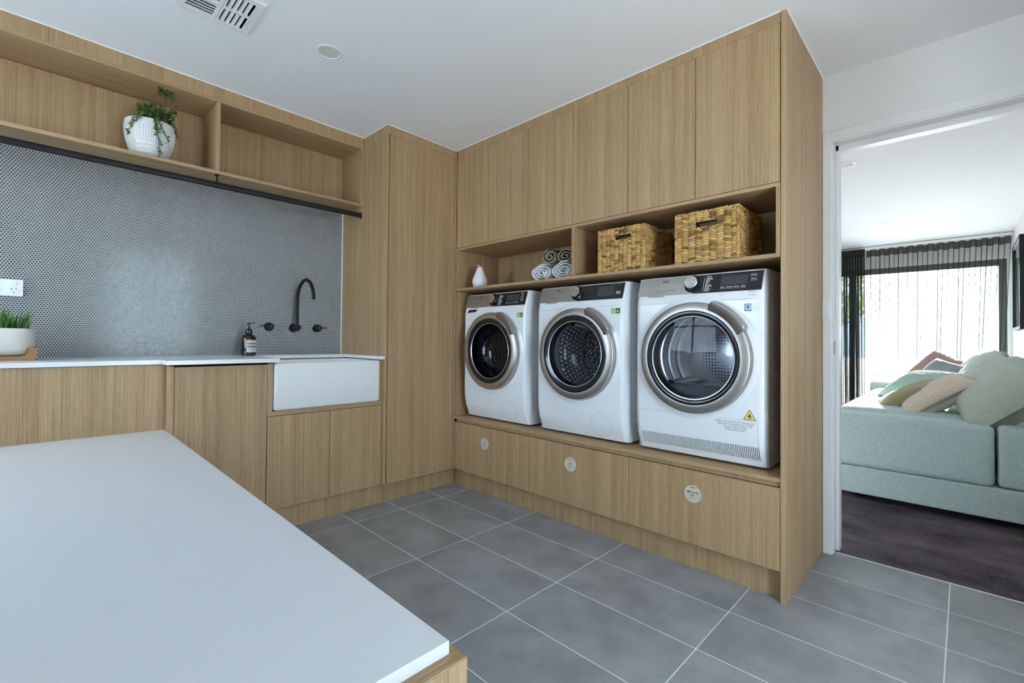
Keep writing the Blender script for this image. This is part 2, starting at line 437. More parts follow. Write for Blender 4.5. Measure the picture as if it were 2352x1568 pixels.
for y in (LW0, (LW0+LW1)/2-.02, LW1-.04): fr.box(XL-.07, XL-.03, y, y+.04, LWZ0, LWZ1)
for z in (LWZ0, 1.62, LWZ1-.04): fr.box(XL-.069, XL-.031, LW0, LW1, z, z+.04)
window('window_1', fr, [(XL-.052, XL-.048, LW0+.04, LW1-.04, LWZ0+.04, LWZ1-.04)])
fr = MB()
for x in (RW0, (RW0+RW1)/2-.03, RW1-.05): fr.box(x, x+.05, YR-.07, YR-.03, 0, 2.1)
for z in (0, 2.05): fr.box(RW0, RW1, YR-.069, YR-.031, z, z+.05)
window('door_1', fr, [(RW0+.05, RW1-.05, YR-.052, YR-.048, .05, 2.05)])

# doorway trim
struct('trim_2', MB().box(XW-.012, XW, -2.0705, DY0, 0, DZ+.048), 'trim', bevel=.002)
struct('trim_3', MB().box(XW-.012, XW, DY0, DY1-.05, DZ, DZ+.048), 'trim', bevel=.002)
struct('trim_4', MB().box(XW-.012, XW, DY1, DY1-.05, 0, DZ), 'trim', bevel=.002)
jamb = struct('door_2', MB().box(XW-.004, XW+.114, DY0+.001, DY0-.006, .004, DZ-.004).box(XW-.004, XW+.114, DY1-.001, DY1+.006, .004, DZ-.004).box(XW-.004, XW+.114, DY1, DY0, DZ-.006, DZ+.001), 'trim', bevel=.001, seg=1)
MB().box(XW+.055, XW+.114, DY0-.006, DY0-.020, .004, DZ-.006).build('door_stop', 'trim', jamb, bevel=.002)
MB().box(XW+.055, XW+.114, DY0-.006, DY1+.006, DZ-.006, DZ-.034).build('head_stop', 'trim', jamb, bevel=.002)
MB().box(XW+.004, XW+.030, DY0-.0062, DY0-.008, .972, 1.038).build('strike_plate', M['handle'], jamb, bevel=.001, seg=1)
# living-room side linings and walls
struct('wall_living_right', MB().box(XW+.104, 6.4, -3.1, -2.985, -.05, 2.42), 'wall')
struct('wall_living_left', MB().box(XW+.104, 6.4, 2.3, 2.42, -.05, 2.42), 'wall')
struct('wall_living_window', MB().box(6.16, 6.28, -3.1, -2.94, -.05, 2.42).box(6.16, 6.28, .9, 2.4, -.05, 2.42).box(6.16, 6.28, -2.94, .9, 2.07, 2.42), 'wall')
struct('baseboard_living', MB().box(XW+.116, 6.16, -2.985, -2.97, 0, .09), 'trim', bevel=.002)
fr = MB()
for y, w in ((-2.94, .07), (-1.44, .07), (-.3, .06), (.83, .07)): fr.box(6.18, 6.25, y, y+w, 0, 2.07)
for z, w in ((0, .05), (1.99, .08)): fr.box(6.181, 6.249, -2.94, .9, z, z+w)
window('window_2', fr, [(6.212, 6.217, -2.87, -1.44, .05, 1.99), (6.212, 6.217, -1.37, -.3, .05, 1.99), (6.212, 6.217, -.24, .83, .05, 1.99)])
struct('ground_outside', MB().box(-30, 40, -30, 30, -.2, -.08), 'paving')

# penny-round tiles
verts = []; faces = []
PP, RP = .0112, .00475; rowh = PP*.8660254
z = .9262+RP*.3; k = 0
ca = [(math.cos(2*PI*i/8+.39), math.sin(2*PI*i/8+.39)) for i in range(8)]
while z < 1.9165:
    x = -.5165-RP-(PP/2 if k % 2 else 0)
    while x > XL+.01:
        n0 = len(verts)
        for c, s_ in ca: verts.append((x+c*RP*.80, YT-.0016, z+s_*RP*.80))
        for c, s_ in ca: verts.append((x+c*RP, YT+.0022, z+s_*RP))
        faces.append(tuple(range(n0, n0+8)))
        for i in range(8): faces.append((n0+i, n0+8+i, n0+8+(i+1) % 8, n0+(i+1) % 8))
        x -= PP
    z += rowh; k += 1
me = bpy.data.meshes.new('penny_tiles'); me.from_pydata(verts, [], faces)
bmn = bmesh.new(); bmn.from_mesh(me); bmesh.ops.recalc_face_normals(bmn, faces=bmn.faces); bmn.to_mesh(me); bmn.free()
me.materials.append(M['penny']); o = bpy.data.objects.new('penny_tiles', me); COL.objects.link(o); o.parent = wall_back; o['kind'] = 'stuff'
MB().box(-.5165, -.5128, .598, YT+.002, .922, 1.915).build('tile_edge_trim', 'trim', wall_back)

# ------------------------------------------------------------------ appliance wall joinery
G = .0013
doors = [-.002, -.333, -.682, -1.019, -1.364, -1.706, -2.0485]
GRP_O = 'overhead cabinets above the appliances'
lab = ['two-door oak overhead cabinet against the tall cupboard, above the white pear',
       'middle two-door oak overhead cabinet, directly above the niche divider',
       'two-door oak overhead cabinet beside the end panel, above the larger basket']
for c in range(3):
    a, b_ = doors[2*c], doors[2*c+2]
    t = thing('overhead_cabinet', (.36, (a+b_)/2, 1.671), lab[c], 'cabinet', GRP_O)
    MB().box(XF+.02, .66, b_+.0004, a-.0004, 1.6705, 2.312).build('carcass', 'wood_z', t)
    for q in (0, 1):
        bx('door', 'wood_z', t, XF, XF+.018, doors[2*c+q+1]+G, doors[2*c+q]-G, 1.6715, 2.310)
def strip(name, label, pts0, pts1, x0, x1, y0, y1, z0, mt='wood_z'):
    mb = MB().hexa([(x0, y0, z0), (x1, y0, z0), (x1, y1, z0), (x0, y1, z0), (x0, y0, cz(x0, y0)-.0015), (x1, y0, cz(x1, y0)-.0015), (x1, y1, cz(x1, y1)-.0015), (x0, y1, cz(x0, y1)-.0015)])
    o = mb.build(name, mt, loc=((x0+x1)/2, (y0+y1)/2, z0)); tag(o, label, 'trim panel'); return o
strip('scribe_panel', 'narrow oak strip between overhead cabinet doors and the ceiling', 0, 0, XF+.004, XF+.022, -2.0495, -.0005, 2.3125)
# open niche
t = thing('open_shelf_unit', (.24, -1.025, 1.368), 'long open oak niche with a divider, holding baskets and towels', 'shelf')
bx('top_board', 'wood_y', t, XF, .645, -2.0485, -.001, 1.6535, 1.6695)
bx('shelf_board', 'wood_y', t, XF, .645, -2.0485, -.001, 1.3690, 1.3855)
bx('side_board', 'wood_z', t, XF, .43, -.017, -.001, 1.3855, 1.6535)
bx('side_board', 'wood_z', t, XF, .43, -2.0485, -2.0330, 1.3855, 1.6535)
bx('divider', 'wood_z', t, XF+.001, .43, -1.0335, -1.0135, 1.3855, 1.6535)
bx('back_panel', 'wood_z', t, .43, .445, -2.0485, -.001, 1.3855, 1.6535)
# bay back, platform
o = bx('bay_back_panel', 'wood_z', None, .655, .69, -2.0485, -.001, .492, 1.368, loc=(.67, -1.02, .492)); tag(o, 'oak panel at the back of the appliance bay', 'panel')
o = bx('bay_side_panel', 'wood_z', None, XF+.003, .655, -.001, .0005, .492, 1.368, loc=(.35, 0, .492), bevel=0); tag(o, 'oak panel lining the bay beside the tinted washer', 'panel')
t = thing('appliance_plinth', (.3, -1.02, 0), 'long oak platform carrying the three white appliances', 'platform')
bx('platform_board', 'wood_y', t, XF-.004, .655, -2.0495, -.001, .4745, .4915)
bx('rail', 'wood_z', t, XF+.014, XF+.03, -2.0495, -.004, .4535, .4745)
bx('kickboard', 'wood_z', t, .08, .096, -2.0495, .062, 0, .128)
bx('end_filler', 'wood_z', t, XF, XF+.03, -.010, -.001, .128, .452)
dY = [-.0105, -.708, -1.3786, -2.0495]
dl = ['wide oak laundry drawer with the TO IRON disc, next to the tall cupboard',
      'wide oak laundry drawer with the AIR DRY disc, middle of three',
      'wide oak laundry drawer with the MACHINE DRY disc, next to the end panel']
discs = [(1118, 1015.5, 'TO\nIRON', -.335), (1311, 1061, 'AIR\nDRY', 0), (1594.5, 1128, 'MACHINE\nDRY', 0)]
dc = [(-.3180, .3470), (-1.0180, .3480), (-1.7015, .3485)]
for i in range(3):
    t = thing('laundry_drawer', (.2, (dY[i]+dY[i+1])/2, .128), dl[i], 'drawer', 'laundry drawers below the appliances')
    bx('drawer_front', 'wood_z', t, XF, XF+.018, dY[i+1]+G, dY[i]-G, .1245, .4515)
    MB().box(XF+.03, .6, dY[i+1]+.01, dY[i]-.01, .13, .44).build('drawer_box', 'wood_y', t)
m = mat('birch_ply_disc', rough=.55); nt, nn, ll, b = nodes(m)
g = nn.new('ShaderNodeNewGeometry'); f = noisef(nt, scaled(nt, g.outputs['Position'], (1, 1, .04)), 120, 2)
r = ramp(nt, f, [(.3, (.52, .47, .38)), (.7, (.63, .58, .49))]); ll.new(r.outputs[0], b.inputs['Base Color']); M['ply'] = m
dn = ['round pale plywood tag lettered TO IRON, stuck on the drawer', 'round pale plywood tag lettered AIR DRY, stuck on the drawer', 'round pale plywood tag lettered MACHINE DRY, stuck on the drawer']
for i, (y, z) in enumerate(dc):
    R = .0385
    t = thing('drawer_tag', (XF-.003, y, z-R), dn[i], 'tag', 'plywood tags on the drawers')
    bm = bmesh.new(); loops = []
    inner = [(-.007+.0028*math.cos(PI/2+PI*k/9), .0285+.0028*math.sin(PI/2+PI*k/9)) for k in range(10)]+[(.007+.0028*math.cos(-PI/2+PI*k/9), .0285+.0028*math.sin(-PI/2+PI*k/9)) for k in range(10)]
    for ring_ in ([(R*math.cos(2*PI*k/48), R*math.sin(2*PI*k/48)) for k in range(48)], inner):
        vv = [bm.verts.new((XF-.0032, y-p[0], z+p[1])) for p in ring_]
        loops += [bm.edges.new((vv[k], vv[(k+1) % len(vv)])) for k in range(len(vv))]
    bmesh.ops.triangle_fill(bm, use_beauty=True, edges=loops)
    ex = bmesh.ops.extrude_face_region(bm, geom=bm.faces[:])
    bmesh.ops.translate(bm, verts=[v for v in ex['geom'] if isinstance(v, bmesh.types.BMVert)], vec=(.003, 0, 0))
    bm.verts.index_update(); dm = MB(); dm.v = [tuple(v.co) for v in bm.verts]; dm.f = [tuple(v.index for v in f.verts) for f in bm.faces]; bm.free()
    dm.build('disc', 'ply', t)
    u, v = (0, -1, 0), (0, 0, 1)
    lines = discs[i][2].split('\n')
    u, v = (0, -1, 0), (0, 0, 1)
    sizes = [.0105, .0105] if i else [.007, .0125]
    text('lettering', lines[0], sizes[0], (XF-.0036, y, z+.004), u, v, 'blackink', t, space=1.12, bold=.0001)
    text('lettering', lines[1], sizes[1], (XF-.0036, y, z-.0085), u, v, 'blackink', t, space=1.12, bold=.0001)
    MB().box(XF-.0042, XF-.0036, y-.0145, y+.0145, z-.0165, z-.0157).build('underline', 'ink', t)
# end panel
z0 = cz(XF, -2.06)-.0015; z1 = cz(XW, -2.06)-.0015
o = MB().hexa([(XF, -2.0695, 0), (XW, -2.0695, 0), (XW, -2.0505, 0), (XF, -2.0505, 0), (XF, -2.0695, z0), (XW, -2.0695, z1), (XW, -2.0505, z1), (XF, -2.0505, z0)]).build('end_panel', 'wood_z', bevel=.0008, seg=1, loc=(.36, -2.06, 0))
tag(o, 'full-height oak end panel between the appliances and the doorway', 'panel')

# tall cupboard
t = thing('tall_cupboard', (-.24, .3, .12), 'tall single-door oak cupboard in the corner beside the sink', 'cabinet')
bx('side_panel', 'wood_z', t, -.5125, -.4945, .014, .603, .118, 2.313)
bx('side_panel', 'wood_z', t, XF-.014, XF+.002, .002, .603, .118, 2.313)
bx('door', 'wood_z', t, -.4905, .0195, .008, .026, .1225, 2.310)
MB().box(-.4945, .022, .03, .603, .122, 2.312).build('carcass', 'wood_z', t)
strip('scribe_panel', 'short oak strip between the tall cupboard door and the ceiling', 0, 0, -.509, XF+.02, .013, .030, 2.3135)
strip('scribe_panel', 'short oak strip above the tall cupboard side, meeting the ceiling', 0, 0, -.5095, -.4965, .0305, .335, 2.3135)
# white caulk line where the joinery meets the ceiling
cmb = MB()
def caulk(p, q, w=.004):
    p = Vector(p); q = Vector(q); cmb.tube([(p.x, p.y, cz(p.x, p.y)-.0005), (q.x, q.y, cz(q.x, q.y)-.0005)], w, 6)
caulk((XF+.003, -2.068), (XF+.003, .012)); caulk((XF+.003, .012), (-.51, .012)); caulk((-.51, .012), (-.51, .316)); caulk((-.51, .316), (XL, .316)); caulk((XF+.003, -2.0705), (XW, -2.0705))
struct('trim_5', cmb, 'caulk')

# ------------------------------------------------------------------ sink wall joinery
YB = .036
o = bx('kickboard', 'wood_z', None, -1.606, .08, .060, .076, 0, .128, loc=(-.76, .068, 0)); tag(o, 'long oak kickboard under the sink run and tall cupboard', 'kickboard')
t = thing('base_cabinet', (-2.17, .36, .12), 'wide oak base cabinet set back behind the white peninsula top', 'cabinet')
bx('front_panel', 'wood_z', t, XL, -1.5955, .125, .143, .122, .8985)
MB().box(XL, -1.60, .146, .60, .122, .888).build('carcass', 'wood_z', t)
t = thing('base_cabinet', (-1.385, .32, .12), 'single-door oak base cabinet left of the butler sink', 'cabinet')
bx('side_panel', 'wood_z', t, -1.5945, -1.5785, YB-.004, .60, .12, .8935)
bx('door', 'wood_z', t, -1.5765, -1.1790, YB, YB+.018, .1225, .889)
MB().box(-1.577, -1.178, YB+.021, .60, .122, .888).build('carcass', 'wood_z', t)
t = thing('sink_cabinet', (-.845, .32, .12), 'two-door oak sink cabinet framing the white butler sink', 'cabinet')
bx('stile', 'wood_z', t, -1.1765, -1.1500, YB+.004, YB+.022, .617, .8935)
bx('stile', 'wood_z', t, -.5320, -.5150, YB+.004, YB+.022, .617, .8935)
bx('rail', 'wood_x', t, -1.1765, -.5150, YB+.003, YB+.30, .6165, .6405)
bx('door', 'wood_z', t, -1.1765+G, -.8420-G, YB, YB+.018, .1225, .6145)
bx('door', 'wood_z', t, -.8420+G, -.5150-G, YB, YB+.018, .1225, .6145)
MB().box(-1.176, -.516, YB+.021, .60, .122, .614).build('carcass', 'wood_z', t)
bx('end_filler', 'wood_z', t, -.5150, -.5128, YB-.012, .06, .12, .8935)
# worktop
OUT = [(XL, .6045), (-.5129, .6045), (-.5129, .008), (-.5440, .008), (-.5440, .462), (-1.1290, .462), (-1.1290, .006), (-1.6120, .006), (-1.6120, .112), (XL, .112)]
o = MB().prism(OUT, lambda p, e: (p[0], p[1], .9005+.0205*e)).build('worktop', 'stone', bevel=.0012, seg=2, loc=(-1.6, .36, .9005))
tag(o, 'white stone worktop running under the penny tiles and round the sink', 'worktop')
# butler sink
t = thing('butler_sink', (-.84, .25, .641), 'white fireclay butler sink with a deep apron front', 'sink')
sx0, sx1, sy0, sy1, sz0, sz1 = -1.1465, -.5345, .026, .478, .642, .895
def rrect(x0, x1, y0, y1, r, n=6):
    out = []
    for cx_, cy_, a in ((x1-r, y1-r, 0), (x0+r, y1-r, PI/2), (x0+r, y0+r, PI), (x1-r, y0+r, 1.5*PI)):
        for k in range(n+1):
            b_ = a+PI/2*k/n; out.append((cx_+r*math.cos(b_), cy_+r*math.sin(b_)))
    return out
rings = []
def ring(ins, z, r): rings.append([(x, y, z) for x, y in rrect(sx0+ins, sx1-ins, sy0+ins, sy1-ins, r)])
ring(.010, sz0, .010); ring(.004, sz0+.003, .012); ring(.0, sz0+.012, .012); ring(0, sz1-.010, .012); ring(.003, sz1-.002, .012); ring(.009, sz1, .012)
ring(.020, sz1, .016); ring(.026, sz1-.006, .022); ring(.032, sz1-.05, .03); ring(.040, sz0+.06, .04); ring(.06, sz0+.032, .04); ring(.12, sz0+.028, .05)
vs = [p for r_ in rings for p in r_]; n = len(rings[0])
fs = [(i*n+k, i*n+(k+1) % n, (i+1)*n+(k+1) % n, (i+1)*n+k) for i in range(len(rings)-1) for k in range(n)]
fs += [tuple(range(n))[::-1], tuple((len(rings)-1)*n+k for k in range(n))]
MB().add(vs, fs).build('basin', 'ceramic', t, smooth=.9)
MB().lathe([(0, .004), (.03, .004), (.034, .001), (.034, 0)], (-.84, .25, sz0+.028), 2, 24).build('waste', 'steel', t, smooth=.6)

# ------------------------------------------------------------------ wall-hung shelf unit and rail
SX = -.0066
def zz(z, x): return z+SX*(x+.513)          # the photo shows its top board rising a little to the left
t = thing('wall_shelf', (-1.6, .46, 1.912), 'long open oak wall shelf above the penny tiles with one divider', 'shelf')
x0, x1 = XL, -.5135
bx('bottom_board', 'wood_x', t, x0, x1, .3155, .604, 1.9125, 1.9305)
MB().hexa([(x0, .3155, zz(2.297, x0)), (x1, .3155, 2.297), (x1, .604, 2.297), (x0, .604, zz(2.297, x0)), (x0, .3155, zz(2.3145, x0)), (x1, .3155, 2.3145), (x1, .604, 2.3145), (x0, .604, zz(2.3145, x0))]).build('top_board', 'wood_x', t, bevel=.0008, seg=1)
MB().hexa([(x0, .317, zz(2.3148, x0)), (x1, .317, 2.3148), (x1, .335, 2.3148), (x0, .335, zz(2.3148, x0)), (x0, .317, cz(x0, .317)-.0015), (x1, .317, cz(x1, .317)-.0015), (x1, .335, cz(x1, .335)-.0015), (x0, .335, cz(x0, .335)-.0015)]).build('fascia', 'wood_z', t)
bx('side_board', 'wood_z', t, x1-.016, x1, .3158, .590, 1.9305, 2.2975)
bx('divider', 'wood_z', t, -1.3640, -1.3450, .3162, .590, 1.9305, 2.301)
MB().box(x0, x1, .590, .6035, 1.9305, 2.30).build('back_panel', 'wood_z', t)
t = thing('hanging_rail', (-1.6, .30, 1.84), 'black metal hanging rail under the open wall shelf', 'rail')
RY, RZ, RR = .3345, 1.8560, .016
def oval(k_, x): return [(x, RY+.0085*k_*math.cos(2*PI*q/24), RZ+RR*k_*math.sin(2*PI*q/24)) for q in range(24)]
n = 24
MB().add(oval(1, XL)+oval(1, -.5135), [(q, (q+1) % n, n+(q+1) % n, n+q) for q in range(n)]+[tuple(range(n))[::-1], tuple(range(n, 2*n))]).build('rod', 'black', t, smooth=.9)
MB().add(oval(1.25, -.5235)+oval(1.25, -.5130), [(q, (q+1) % n, n+(q+1) % n, n+q) for q in range(n)]+[tuple(range(n))[::-1], tuple(range(n, 2*n))]).build('end_flange', 'black', t, smooth=.9)
MB().box(-1.3580, -1.3500, RY-.0035, RY+.0035, RZ+.012, 1.9115).box(-1.3650, -1.3430, RY-.011, RY+.011, 1.9080, 1.9125).add(oval(1.14, -1.361)+oval(1.14, -1.347), [(q, (q+1) % n, n+(q+1) % n, n+q) for q in range(n)]+[tuple(range(n))[::-1], tuple(range(n, 2*n))]).build('bracket', 'black', t)

# ------------------------------------------------------------------ peninsula
t = thing('peninsula_unit', (-2.17, -1.0, 0), 'low oak peninsula base with an end panel under the white top', 'cabinet')
bx('end_panel', 'wood_z', t, XL+.002, -1.5800, -2.060, -2.020, 0, .5715, bevel=0)
bx('edge_strip', 'wood_x', t, XL+.002, -1.5800, -2.060, -2.020, .5715, .5737, bevel=.0006)
bx('side_panel', 'wood_z', t, -1.625, -1.607, -2.020, .120, .08, .5735)
MB().box(XL+.002, -1.63, -2.019, .12, .08, .573).build('carcass', 'wood_z', t)
MB().box(-1.68, -1.66, -2.019, .05, 0, .09).build('kickboard', 'wood_z', t)
o = MB().box(XL+.002, -1.5955, -2.0385, .1245, .5738, .5938).build('worktop', 'satin_top', bevel=.0012, seg=2, loc=(-2.17, -.96, .5738))
tag(o, 'broad white satin bench top projecting towards the room', 'worktop')

# ------------------------------------------------------------------ washing machines and dryer
MX, MZ = .066, .4915
PROF = [(.012, .044), (.085, .014), (.14, .004), (.2, 0), (.715, 0), (.757, .009), (.842, .030)]
def fx(z):
    for (a, xa), (b_, xb) in zip(PROF, PROF[1:]):
        if z <= b_: return xa+(xb-xa)*max(0, (z-a))/(b_-a)
    return PROF[-1][1]
ZC = .4645
SLOPE = Vector((.021, 0, .085)).normalized()
def machine(yc, kind, label):
    dry = kind == 'dryer'
    base = (MX+.3, yc, MZ)
    t = thing('tumble_dryer' if dry else 'washing_machine', base, label, 'dryer' if dry else 'washing machine', 'front-loading appliances on the oak platform')
    def P(y, z, off=0):       # point on the front at height z, lifted off the surface
        return (MX+fx(z)-off, yc+y, MZ+z)
    # cabinet (open at the front)
    hw = .298
    mb = MB()
    x0, x1 = MX+.05, MX+.572
    b8 = [(x0, yc-hw, MZ+.012), (x1, yc-hw, MZ+.012), (x1, yc+hw, MZ+.012), (x0, yc+hw, MZ+.012), (x0, yc-hw, MZ+.845), (x1, yc-hw, MZ+.845), (x1, yc+hw, MZ+.845), (x0, yc+hw, MZ+.845)]
    mb.add(b8, [(0, 3, 2, 1), (4, 5, 6, 7), (0, 1, 5, 4), (1, 2, 6, 5), (2, 3, 7, 6)])
    mb.build('cabinet', 'appl', t)
    # front fascia
    cols = [(.298, .052), (.2955, .026), (.289, .007), (.278, .0005), (.27, 0)]
    cols = cols+[(-y, o) for y, o in cols[::-1]]
    zs = [.012, .03, .041, .06, .085, .097, .11, .14, .17, .2, .37, .55, .715, .736, .757, .80, .842]
    def edge(z): return 1.0
    vs = []; fs = []
    for z in zs:
        for y, o in cols: vs.append((MX+fx(z)+o*(1 if z < .84 else 1), yc+y, MZ+z))
    nc = len(cols)
    for i in range(len(zs)-1):
        for k in range(nc-1):
            if k == 4 and .2-1e-6 <= zs[i] < .714: continue
            if k == 4 and dry and .041-1e-6 <= zs[i] < .096: continue
            fs.append((i*nc+k, i*nc+k+1, (i+1)*nc+k+1, (i+1)*nc+k))
    mb = MB().add(vs, fs)
    # flat field with the round opening
    RO = .218; angs = set(2*PI*k/72 for k in range(72))
    for cy_, cz_ in ((.27, .2-ZC), (.27, .715-ZC), (-.27, .2-ZC), (-.27, .715-ZC)): angs.add(math.atan2(cz_, cy_) % (2*PI))
    angs = sorted(angs); vs = []
    for a in angs:
        c, s_ = math.cos(a), math.sin(a)
        tt = min(.27/abs(c) if abs(c) > 1e-9 else 9, ((.715-ZC)/s_ if s_ > 1e-9 else (.2-ZC)/s_ if s_ < -1e-9 else 9))
        vs += [(MX, yc+RO*c, MZ+ZC+RO*s_), (MX, yc+tt*c, MZ+ZC+tt*s_)]
    n = len(angs)
    mb.add(vs, [(2*k, 2*((k+1) % n), 2*((k+1) % n)+1, 2*k+1) for k in range(n)])
    # top lip
    vs = []
    for y, o in cols: vs.append((MX+fx(.842)+o, yc+y, MZ+.842))
    for y, o in cols: vs.append((MX+fx(.842)+o+.006, yc+y*.998, MZ+.8465))
    for y, o in cols: vs.append((MX+.10, yc+y*.998, MZ+.8465))
    mb.add(vs, [(r_*nc+k, r_*nc+k+1, (r_+1)*nc+k+1, (r_+1)*nc+k) for r_ in (0, 1) for k in range(nc-1)])
    mb.build('front_panel', 'appl', t, smooth=.55)
    # feet
    for yy in (-.23, .23):
        for xx in (.10, .50): MB().lathe([(.02, 0), (.02, .014), (0, .014)], (MX+xx, yc+yy, MZ), 2, 12).build('foot', 'dark', t)
    ctr = (MX, yc, MZ+ZC)
    MB().lathe([(.279, .0004), (.266, -.0055), (.252, -.0055), (.252, 0)], ctr, 0, 72).build('door_surround', 'appl', t, smooth=.5)
    # door
    door = MB().lathe([(.2505, -.002), (.2505, -.028), (.2490, -.0330), (.2460, -.0355), (.2160, -.0415), (.2125, -.0410), (.2105, -.034)], ctr, 0, 96).build('door', 'silver', t, smooth=.7)
    RB = .184 if dry else .1765
    MB().lathe([(.2108, -.038), (.205, -.0395), (.195, -.038), (RB+.002, -.033), (RB, -.027), (RB-.004, .012)], ctr, 0, 96).build('dark_trim', 'blackgloss', door, smooth=.6)
    if dry:
        bp = [(RB, -.031), (.15, -.034), (.10, -.0365), (.05, -.038), (.0005, -.0385)]
        MB().lathe([(RB-.004, -.024), (.176, .0), (.165, .035), (.150, .055)], ctr, 0, 72).build('glass_inner', 'bowl', door, smooth=.8)
    else: bp = [(RB, -.031), (.172, -.012), (.160, .02), (.148, .05), (.130, .075), (.118, .084), (.07, .090), (.0005, .092)]
    MB().lathe(bp, ctr, 0, 72).build('glass_bowl', 'bowl_dark' if kind == 'w1' else 'bowl', door, smooth=.8)
    MB().lathe([(RB-.001, -.030), (RB+.001, -.034), (RB+.004, -.0345), (RB+.005, -.033)], ctr, 0, 72).build('glass_rim', 'steel', door, smooth=.8)
    # handle on the upper right rim
    hv = []; na = 22
    sec = [(.224, -.0435), (.240, -.050), (.2685, -.060), (.2725, -.057), (.2725, -.014), (.240, -.010)]
    for k in range(na+1):
        a = math.radians(27+43*k/na); e = min(1, min(k, na-k)/2.2+.35)
        for r_, xx in sec:
            rr = .236+(r_-.236)*(e if r_ > .236 else 1)
            hv.append((MX+xx, yc-rr*math.cos(a), MZ+ZC+rr*math.sin(a)))
    ns = len(sec)
    hf = [(k*ns+j, k*ns+(j+1) % ns, (k+1)*ns+(j+1) % ns, (k+1)*ns+j) for k in range(na) for j in range(ns)]
    hf += [tuple(range(ns))[::-1], tuple(na*ns+j for j in range(ns))]
    MB().add(hv, hf).build('handle', 'handle', door, bevel=.0015, seg=2, smooth=.5)
    # drum behind the glass
    MB().lathe([(RO, 0), (.212, .02), (.20, .055), (.205, .085), (.235, .095)], ctr, 0, 64).build('door_seal', 'gasket', t, smooth=.8)
    if dry:
        drum = MB().lathe([(.235, .095), (.238, .15), (.232, .155), (.238, .16), (.238, .235), (.230, .24), (.238, .245), (.238, .34), (.225, .345), (.225, .43)], ctr, 0, 64).build('drum', 'steel', t, smooth=.5)
        MB().lathe([(.226, .43), (.05, .415), (.0005, .412)], ctr, 0, 64).build('perforated_back', 'perf', drum, smooth=.6)
        MB().box(MX+.03, MX+.12, yc-.15, yc+.15, MZ+ZC-.185, MZ+ZC-.128).build('filter_housing', 'screen', t, bevel=.01)
        for a in (200, 320, 80):
            a = math.radians(a); mb = MB()
            mb.tube([(MX+.12, yc+.222*math.cos(a), MZ+ZC+.222*math.sin(a)), (MX+.40, yc+.222*math.cos(a), MZ+ZC+.222*math.sin(a))], .026, 10)
            mb.build('lifter', 'steel', drum, smooth=.7)
    else:
        drum = MB().lathe([(.235, .095), (.240, .11), (.240, .40), (.232, .41)], ctr, 0, 64).build('drum', 'drum', t, smooth=.6)
        bump_mb = MB().lathe([(.232, .41), (.10, .405), (.0005, .40)], ctr, 0, 64)
        bump_mb.build('drum_back', 'drum', drum, smooth=.6)
        lm = MB(); rng = random.Random(int(abs(yc)*100))
        for ring_r, cnt in ((.05, 10), (.085, 16), (.12, 22), (.155, 28), (.19, 34), (.22, 38)):
            for k in range(cnt):
                a = 2*PI*(k+.5*rng.random())/cnt
                lm.ball((MX+.402, yc+ring_r*math.cos(a), MZ+ZC+ring_r*math.sin(a)), (.010, .0105, .0105), 8, 4)
        for xx in (.16, .20, .24, .28, .32, .36):
            for k in range(56):
                a = 2*PI*(k+(.5 if int(xx*100) % 8 else 0))/56
                lm.ball((MX+xx, yc+.24*math.cos(a), MZ+ZC+.24*math.sin(a)), (.0105, .0105, .0105), 6, 4)
        lm.build('drum_dimples', 'steel', drum, smooth=True, kind='stuff')
        for a in (175, 295, 55):
            a = math.radians(a); c, s_ = math.cos(a), math.sin(a)
            MB().tube([(MX+.12, yc+.215*c, MZ+ZC+.215*s_), (MX+.25, yc+.20*c, MZ+ZC+.20*s_), (MX+.39, yc+.19*c, MZ+ZC+.19*s_)], [.022, .03, .026], 10).build('lifter', 'steel', drum, smooth=.7)
    # control strip
    def plate(name, poly, mt, lift=.0022, d0=.0):
        MB().prism(poly, lambda p, e: P(p[0], p[1], d0+lift*e)).build(name, mt, t, smooth=.3)
    KY, KZ = .0155, .8045
    zb, zt = .7565, .8405
    arc = [(KY+.040*math.cos(math.radians(a)), KZ+.040*math.sin(math.radians(a))) for a in range(118, 243, 8)]
    sil = [(.2885, zb), (.2845, zt), (KY-.008, zt)]+[(KY+.004, zt-.003)]+[(KY+.041*math.cos(math.radians(a)), KZ+.041*math.sin(math.radians(a))) for a in range(80, 281, 10)][1:-1]+[(KY+.002, zb)]
    # silver part stays on the viewer's left of the dial
    sil = [(.2885, zb), (.2830, zt), (-.0095, zt), (.0085, zt-.004)]
    for a in range(70, -71, -10): sil.append((KY+.042*math.cos(math.radians(a)), min(zt-.001, max(zb+.001, KZ+.042*math.sin(math.radians(a))))))
    sil.append((.003, zb))
    plate('silver_strip', sil, 'silver', .0022)
    plate('black_glass_strip', [(.05, zb), (.05, zt-.0005), (-.2835, zt-.0005), (-.2785, zb)], 'blackgloss', .0016)
    # dial
    kc = Vector(P(KY, KZ, .002)); nrm = Vector((-SLOPE.z, 0, SLOPE.x))
    rot = Vector((-1, 0, 0)).rotation_difference(nrm).to_matrix()
    def dial(prof, name, mt, par):
        mb = MB().lathe(prof, (0, 0, 0), 0, 48); mb.v = [tuple(kc+rot @ Vector(v)) for v in mb.v]
        return mb.build(name, mt, par, smooth=.6)
    d = dial([(.039, .001), (.039, -.003), (.034, -.005), (.0335, -.001)], 'dial_recess', 'blackgloss', t)
    d = dial([(.0325, 0), (.0325, -.012), (.0315, -.014), (.0300, -.014)], 'dial', 'blackgloss', t)
    k = dial([(.0302, -.012), (.0300, -.023), (.0285, -.0245), (.0005, -.0245)], 'dial_cap', 'knob', d)
    # printing
    u = (0, -1, 0); v = tuple(SLOPE)
